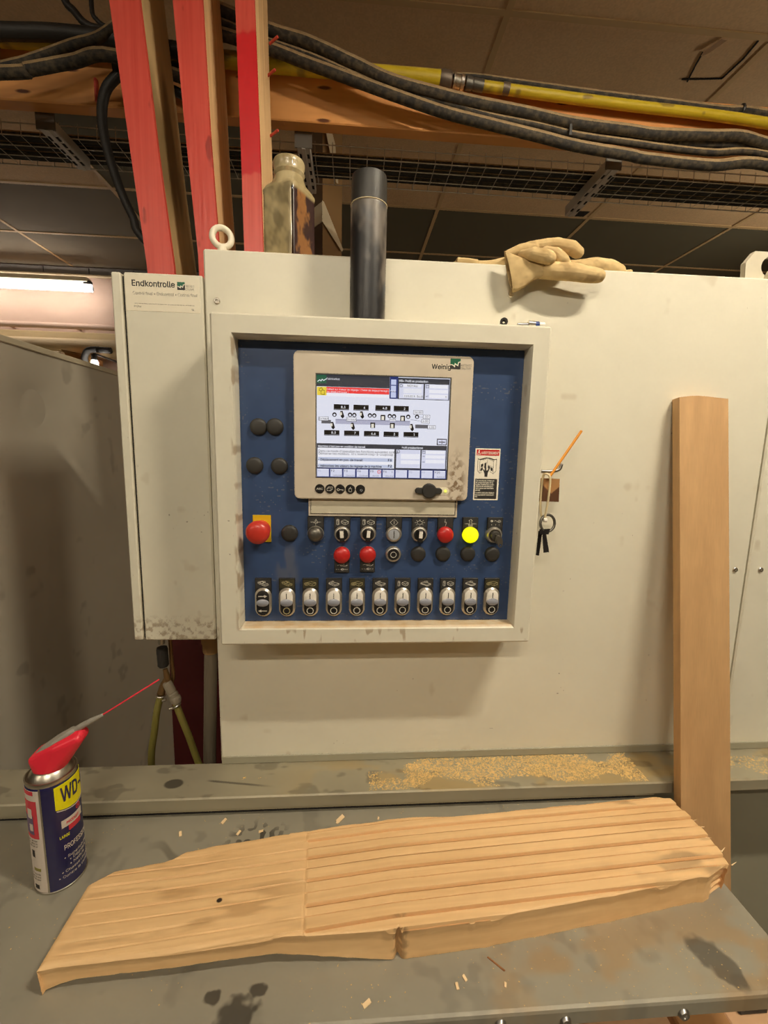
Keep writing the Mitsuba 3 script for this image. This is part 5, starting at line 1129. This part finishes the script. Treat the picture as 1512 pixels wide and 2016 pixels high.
# ---------------------------------------------------------------- blue spray can with red trigger
cx, cy, R_, z0 = -.4755, .6701, .0350, TZ_
dv = -np.array([cx, cy]) / math.hypot(cx, cy); rv = np.array([-dv[1], dv[0]])
if rv[0] < 0: rv = -rv
def on_can(phi, z, r=R_): return np.array([cx + r * (math.cos(phi) * dv[0] + math.sin(phi) * rv[0]), cy + r * (math.cos(phi) * dv[1] + math.sin(phi) * rv[1]), z])
t = thing('lubricant_can', 'dark blue spray can with a red flip straw top at the left of the table', 'spray can')
put('body', lathe([(0, .001), (.0335, .001), (.0345, .0), (.0352, .002), (.0350, .004), (R_, .0055), (R_, .1815), (.0347, .184), (.0338, .186)], (cx, cy, z0), (0, 0, 1), 72), 'can_blue', t, smooth=40)
put('base_ring', torus((cx, cy, z0 + .0022), .0348, .0016, (0, 0, 1), 48, 8), 'can_metal', t, smooth=True)
put('shoulder', [lathe([(.0338, .184), (.0345, .1865), (.0352, .1895), (.0347, .1925), (.0332, .1925), (.0322, .1900), (.0312, .1895), (.029, .1945), (.0245, .2005), (.021, .2030), (0, .2030)], (cx, cy, z0), (0, 0, 1), 60)], 'can_metal', t, smooth=50)
def curved(phi0, phi1, za, zb_, dr_, n=14, skew=None):
    a = np.linspace(phi0, phi1, n); za = np.broadcast_to(za, n) if np.ndim(za) < 2 and np.size(za) == 1 else np.asarray(za); zb_ = np.broadcast_to(zb_, n) if np.size(zb_) == 1 else np.asarray(zb_)
    lo = np.array([on_can(p, z, R_ + dr_) for p, z in zip(a, za)]); hi = np.array([on_can(p, z, R_ + dr_) for p, z in zip(a, zb_)])
    lo2 = np.array([on_can(p, z, R_ - .0005) for p, z in zip(a, za)]); hi2 = np.array([on_can(p, z, R_ - .0005) for p, z in zip(a, zb_)])
    return strip(np.stack([lo2, lo, hi, hi2], 1))
def can_text(s, phi, z, h, dr_, width=None, bold=False, slope=0.0):
    m = text(s, 0, 0, h, 0, width, bold, thick=1.5e-4); v = m.vertices.copy()
    m.vertices = np.array([on_can(phi + q[0] / R_, z + q[2] + slope * q[0], R_ + dr_ - q[1]) for q in v]); return m
d2 = math.radians
Zr = z0
put('label_seam', [curved(d2(-32), d2(-27.6), Zr + .004, Zr + .186, .00025, 4)], 'can_metal', t)
wl = put('back_label', curved(d2(-118), d2(-32), Zr + .004, Zr + .1825, .0002, 20), 'can_white', t, smooth=30, label='pale back label')
put('red_panel', curved(d2(-86), d2(-40), .985, 1.050, .0004, 10), 'can_red', wl, smooth=30)
put('red_strip', curved(d2(-84), d2(-46), 1.060, 1.067, .0004, 10), 'can_red', wl, smooth=30)
put('purple_picture', curved(d2(-84), d2(-52), .992, 1.024, .0006, 10), 'can_purple', wl, smooth=30)
put('picture', [curved(d2(-70), d2(-54), 1.020, 1.036, .0007, 6), curved(d2(-66), d2(-54), .998, 1.010, .0007, 6)], 'can_white', wl)
put('symbol', [curved(d2(-68), d2(-58), .951, .963, .0005, 5), curved(d2(-70), d2(-54), .894, .901, .0005, 5)], 'ink_dark', wl)
put('green_line', curved(d2(-66), d2(-44), .927, .932, .0005, 6), 'hose_clear', wl)
put('print', [can_text(s, d2(-76), z, .0022, .0005, .018) for s, z in (('iiii iii iiiii', .980), ('ii iiiii ii', .975), ('iiiii iii ii', .970), ('iii iiii iii', .920), ('iiii ii iiii', .915), ('ii iii iiiii', .910))], 'ink_grey', wl)
yl = np.linspace(0, 1, 22)
shield_lo = 1.0320 - .0045 - .006 * np.sin(np.pi * np.clip(yl * 1.02, 0, 1)) * 0 - .0065 * np.sin(np.pi * yl)
sh = put('yellow_shield', curved(d2(0), d2(104), shield_lo, 1.0665 + .002 * np.sin(np.pi * yl), .0004, 22), 'can_yellow', t, smooth=30, label='yellow shield with dark lettering')
put('shield_line', curved(d2(2), d2(104), shield_lo - .0032, shield_lo - .0018, .0004, 22), 'can_white', t)
put('shield_lettering', can_text('WD-40', d2(13), 1.0375, .0240, .0008, .060, True), 'can_blue', sh)
put('white_banner', curved(d2(9), d2(66), .9925, 1.0055, .0005, 12), 'can_white', t, smooth=30)
put('banner_text', [can_text('PRODUIT', d2(20), .9965, .0045, .0008, .020, True), can_text('®', d2(46), 1.006, .012, .0008)], 'can_red', t)
put('red_banner', curved(d2(24), d2(60), .9830, .9925, .0005, 10), 'can_red', t, smooth=30)
put('lettering', [can_text('PROFESSIONNEL', d2(10.5), .9535, .0085, .0005, .056, True), can_text('LARGE', d2(3), .9755, .0048, .0005, .0135, True)] + [can_text(s, d2(p), z, .0046, .0005) for s, p, z in (('• Superlubrifiant', 8.5, .938), ('• Dégrippe', 20, .931), ('• Nettoie', 20, .923), ('• Chasse l’humidité', 1, .914), ('• Contre la corrosion', -6, .9055))], 'can_white', t)
put('yellow_lettering', can_text('LARGE', d2(3), .9755, .0048, .0007, .0135, True), 'can_yellow', t)
ux = np.array([1, .08, 0]); ux /= np.linalg.norm(ux); uy = np.array([-ux[1], ux[0], 0])
def cp(e_, w, z): return np.array([cx, cy, 0]) + ux * e_ + uy * w + np.array([0, 0, z])
def sph(e_, w, z, r): p = cp(e_, w, z); return m3.Manifold.sphere(r, 16).translate(tuple(float(q) for q in p))
base = [sph(.0205 * math.cos(a), .0205 * math.sin(a), 1.0835, .0025) for a in np.arange(20) * math.pi / 10]
mid = [sph(.0225 * math.cos(a) - .001, .0200 * math.sin(a), 1.097 + .014 * max(0, math.cos(a)), .0025) for a in np.arange(20) * math.pi / 10]
tip = [sph(.045, w, 1.1325, .0090) for w in (-.0085, .0085)] + [sph(.0455, 0, 1.136, .0095)]
bkk = [sph(-.0160, w, 1.1045, .0075) for w in (-.0115, .0115)] + [sph(.018, w, 1.123, .0080) for w in (-.0145, .0145)]
capm = unman(m3.Manifold.batch_hull(base + mid + tip + bkk).refine_to_length(.003)); trimesh.smoothing.filter_taubin(capm, iterations=8)
cap = put('trigger_cap', capm, 'trigger_red', t, smooth=40, label='red flip top cap')
act = m3.Manifold.batch_hull([sph(-.0125, w, 1.1105, .0042) for w in (-.0080, .0080)] + [sph(.010, w, 1.1262, .0042) for w in (-.0105, .0105)] + [sph(.034, w, 1.1415, .0045) for w in (-.0050, .0050)] + [sph(.040, 0, 1.1425, .005)])
put('actuator', unman(act), 'trigger_grey', cap, smooth=30, label='grey button')
put('nozzle', tube([tuple(cp(.036, 0, 1.1405)), tuple(cp(.048, 0, 1.148)), tuple(cp(.066, 0, 1.158)), tuple(cp(.0825, 0, 1.1662))], [.0045, .0050, .0043, .0024], 14), 'trigger_grey', cap, smooth=True)
put('straw', cyl(cp(.080, 0, 1.1650), cp(.1690, 0, 1.2210), .00125, n=10), 'straw_red', cap, smooth=True)

# ---------------------------------------------------------------- things on the box and on the cabinet
sx_, sy_ = .0225, .806
t = thing('spray_can', 'soiled black spray can standing on the control box', 'spray can')
put('body', lathe([(0, .001), (.029, .001), (.0305, 0), (.0312, .002), (.0305, .004), (.0305, .183), (.0298, .186), (0, .186)], (sx_, sy_, BZ1), (0, 0, 1), 48), 'dark_can', t, smooth=40)
put('rim', torus((sx_, sy_, BZ1 + .1865), .0301, .0011, (0, 0, 1), 44, 8), 'pale_rim', t, smooth=True)
put('cap', lathe([(.0295, .187), (.0300, .190), (.0298, .226), (.0288, .2312), (.027, .2325), (0, .2325)], (sx_, sy_, BZ1), (0, 0, 1), 44), 'dark_cap', t, smooth=40, label='dull black cap')
t = thing('screwdriver_bit', 'small silver driver with a blue band lying on the control box', 'tool')
zz0 = BZ1
put('shaft', cyl((.283, .785, zz0 + .0035), (.302, .786, zz0 + .0045), .0030), 'steel', t, smooth=40)
put('handle', cyl((.302, .786, zz0 + .0058), (.314, .787, zz0 + .0058), .0055), 'chrome', t, smooth=40)
put('blue_band', cyl((.314, .787, zz0 + .0055), (.321, .787, zz0 + .0055), .0052), 'logo_blue', t, smooth=40)
put('end', cyl((.321, .787, zz0 + .0055), (.331, .788, zz0 + .0055), .0054), 'white_cap', t, smooth=40)
put('rubber_bung', [lathe([(.0025, 0), (.0062, 0), (.0066, .010), (.0030, .010), (.0025, 0)], (.2595, .790, zz0 + .0066), (-.25, -1, 0), 18)], 'black_rough', smooth=40, label='small dark rubber ring lying on the control box beside the driver', cat='ring')

# glass jar
jc = np.array([-.129, .948]); ja = math.radians(-31); jw = .0372
def sq(w, r, n=6):
    p = affinity.rotate(sbox(-w, -w, w, w).buffer(-r).buffer(r, resolution=n), math.degrees(ja), origin=(0, 0)); c_ = np.array(p.exterior.coords)
    return np.vstack([a + (b - a) * np.linspace(0, 1, 10 if np.linalg.norm(b - a) > r else 1, endpoint=False)[:, None] for a, b in zip(c_[:-1], c_[1:])])
def jar_shell(secs):
    v, f = [], []; n = len(secs[0][0])
    for pts, z in secs: v += [(jc[0] + a, jc[1] + b, z) for a, b in pts]
    for i in range(len(secs) - 1):
        for j in range(n):
            k = (j + 1) % n; f += [(i * n + j, i * n + k, (i + 1) * n + k), (i * n + j, (i + 1) * n + k, (i + 1) * n + j)]
    c0 = len(v); v.append((jc[0], jc[1], secs[0][1])); c1 = len(v); v.append((jc[0], jc[1], secs[-1][1]))
    for j in range(n):
        k = (j + 1) % n; f += [(c0, k, j), (c1, (len(secs) - 1) * n + j, (len(secs) - 1) * n + k)]
    return trimesh.Trimesh(np.array(v), f, process=True)
NQ = len(sq(jw, .010))
def ring_(r):
    s = sq(jw, .010); a = np.arctan2(s[:, 1], s[:, 0]); return np.c_[r * np.cos(a), r * np.sin(a)]
def blendsq(w, r, k, rr_):
    return sq(w, r) * (1 - k) + ring_(rr_) * k
JZ = CT
def jar_secs(d, bottom):
    return [(sq(jw - .004 - d, .008), JZ + bottom), (sq(jw - d, .010), JZ + bottom + .004), (sq(jw + .0005 - d, .010), JZ + .05), (sq(jw - d, .010), JZ + .128), (sq(jw + .0015 - d, .011), JZ + .136), (blendsq(jw - .001 - d, .011, .15, .033 - d), JZ + .144),
            (blendsq(jw - .006 - d, .012, .6, .031 - d), JZ + .152), (ring_(.0295 - d), JZ + .160), (ring_(.0270 - d), JZ + .166)]
glass = man(jar_shell(jar_secs(0, .0005) + [(ring_(.0285), JZ + .169), (ring_(.0300), JZ + .172), (ring_(.0285), JZ + .178), (ring_(.0300), JZ + .184), (ring_(.0305), JZ + .190), (ring_(.0285), JZ + .1945)]))
inner = man(jar_shell(jar_secs(.0028, .006) + [(ring_(.0240), JZ + .172), (ring_(.0240), JZ + .21)]))
t = thing('glass_jar', 'dusty square glass jar with brown residue on the cabinet', 'jar')
put('glass', unman(glass - inner), 'jar_glass', t, smooth=35)
put('residue', jar_shell(jar_secs(.0034, .0068)[:6]), 'jar_content', t, smooth=35, label='brown and black residue inside')

# work gloves
t = thing('work_glove', 'tan knitted work glove hanging over the cabinet front with curled fingers', 'glove')
def GL(*pts): return list(pts)
fing = [
    [(0.3399,0.846,1.9257) + (.012,), (0.3576,0.836,1.9246) + (.015,), (0.3941,0.832,1.9232) + (.0155,), (0.4282,0.832,1.9196) + (.0140,), (0.4462,0.833,1.919) + (.0125,)],
    [(0.3067,0.85,1.9544) + (.0085,), (0.3208,0.832,1.9488) + (.0120,), (0.3417,0.825,1.9437) + (.0125,), (0.3484,0.825,1.9415) + (.0115,)],
    [(0.3514,0.85,1.9619) + (.010,), (0.3657,0.838,1.9543) + (.0110,), (0.3772,0.834,1.9421) + (.0115,), (0.3814,0.834,1.938) + (.0100,)],
    [(0.3285,0.88,1.981) + (.010,), (0.3547,0.872,1.9817) + (.0120,), (0.3766,0.866,1.9821) + (.0125,), (0.4047,0.862,1.9765) + (.0130,), (0.4177,0.861,1.9688) + (.0110,)],
    [(0.2871,0.872,1.964) + (.0070,), (0.311,0.872,1.9741) + (.0090,), (0.3353,0.872,1.978) + (.0110,)],
    [(0.3201,0.852,1.9402) + (.010,), (0.3489,0.852,1.9433) + (.013,), (0.388,0.852,1.9417) + (.012,)]]
gm_ = []
for ch in fing: gm_ += hull_chain(ch)
put('hand', soft(gm_, .0025, 4, .0012, 150, 2), 'glove_knit', t, smooth=True)
# cuff: a flattened open tube from the wrist to its mouth
def cuff_tube(rows_, wall=.0016, n=32):
    out, inn = [], []
    for c, u_, v_ in rows_:
        th = np.arange(n) * 2 * np.pi / n
        rip = 1 + .03 * np.sin(th * 9)
        ring = np.array(c) + np.cos(th)[:, None] * np.array(u_) * rip[:, None] + np.sin(th)[:, None] * np.array(v_) * rip[:, None]; out.append(ring)
        inn.append(np.array(c) + (ring - np.array(c)) * (1 - wall / max(np.linalg.norm(v_), .003)))
    A = np.array(out + inn[::-1]); A = np.concatenate([A, A[:, :1]], 1)
    return strip(A)
put('cuff', cuff_tube([((0.3449,0.84,1.9264), (.002, 0, .0125), (0, .010, 0)), ((0.3263,0.841,1.925), (.0, 0, .017), (0, .0095, 0)), ((0.3079,0.842,1.921), (-.003, 0, .0255), (0, .0090, 0)), ((0.2926,0.842,1.9203), (-.006, 0, .0315), (0, .0085, 0)), ((0.2802,0.842,1.9214), (-.010, 0, .0350), (0, .0080, 0))]), 'glove_cuff', t, smooth=True, label='ribbed cuff')
t = thing('work_glove', 'tan work glove lying flat on top of the cabinet behind the hanging glove', 'glove')
gb = hull_chain([(.196, .905, 1.9515, .0085), (.225, .903, 1.9520, .0085), (.262, .898, 1.9530, .0085), (.290, .893, 1.9565, .0105)]) + hull_chain([(.290, .893, 1.9565, .0105), (.34, .905, 1.957, .0135), (.40, .915, 1.958, .0145)])
gb += hull_chain([(.40, .915, 1.958, .0145), (.440, .900, 1.9578, .0145), (.470, .896, 1.9598, .0165), (.500, .893, 1.9583, .0150), (.521, .891, 1.9533, .0100)])
gb += hull_chain([(.505, .905, 1.950, .0065), (.530, .898, 1.9500, .0062), (.5425, .893, 1.9520, .0048)]) + hull_chain([(.40, .92, 1.955, .012), (.46, .925, 1.953, .009), (.49, .93, 1.951, .008)])
put('hand', soft(gb, .003, 8, .0016, 130, 9), 'glove_knit', t, smooth=True)
put('cuff', cuff_tube([((.235, .902, 1.9525), (0, .018, 0), (0, 0, .0085)), ((.215, .904, 1.9530), (0, .024, 0), (0, 0, .0088)), ((.1935, .906, 1.9530), (0, .027, 0), (.002, 0, .0092))]), 'glove_cuff', t, smooth=True, label='ribbed cuff')

# tag, strap, stick and keys hanging beside the control box
put('orange_stick', cyl((0.3737,0.812,1.55), (0.4277,0.81,1.6377), .0024, n=10), 'orange_stick', smooth=40, label='thin orange stick slanting up beside the control box', cat='stick')
put('wooden_tag', hexa([(0.3572,0.824,1.5469), (0.3998,0.824,1.5457), (0.4015,0.824,1.5011), (0.3586,0.824,1.5016)], [(0.3598,0.83,1.5465), (0.4027,0.83,1.5453), (0.4044,0.83,1.5004), (0.3613,0.83,1.5009)]), 'tag_wood', label='small square wooden tag with a dark stain beside the control box', cat='tag')
tie = [(0.3729,0.818,1.4677), (0.3743,0.812,1.5052), (0.3746,0.81,1.5395), (0.373,0.8105,1.551), (0.3678,0.813,1.5556), (0.3643,0.818,1.5523), (0.3638,0.822,1.5286), (0.3657,0.824,1.4887), (0.3707,0.822,1.465)]
tt_ = tube(tie, .0022, 8, 6)
put('tie_strap', tt_, 'tie_white', smooth=True, label='pale strap looped over the hook beside the control box', cat='strap')
t = thing('key_ring', 'black ring with dark keys hanging beside the control box', 'keys')
kc = np.array((0.3805,0.82,1.4594))
put('ring', torus(kc, .0165, .0026, (.25, -1, .1), 28, 8), 'steel_dark', t, smooth=True)
put('clasp', [lathe([(0, 0), (.0042, 0), (.0042, .006), (0, .006)], (0.3701,0.816,1.466), (1, 0, 0), 12)], 'white_cap', t, smooth=40)
put('key', [hexa([(0.3625,0.814,1.4483), (0.3837,0.814,1.4495), (0.3815,0.814,1.4384), (0.3632,0.814,1.4383)], [(0.366,0.822,1.4468), (0.3874,0.822,1.448), (0.3852,0.822,1.4368), (0.3668,0.822,1.4367)]), hexa([(0.3682,0.815,1.4452), (0.3752,0.815,1.4462), (0.3858,0.815,1.4028), (0.3746,0.815,1.4017)], [(0.3709,0.821,1.444), (0.378,0.821,1.4451), (0.3887,0.821,1.4013), (0.3774,0.821,1.4002)])], 'black_gloss', t)
put('key', [hexa([(0.3646,0.823,1.4436), (0.3729,0.823,1.4426), (0.3695,0.823,1.3935), (0.3632,0.823,1.3945)], [(0.3669,0.828,1.4426), (0.3752,0.828,1.4417), (0.3717,0.828,1.3923), (0.3654,0.828,1.3933)])], 'black_gloss', t)
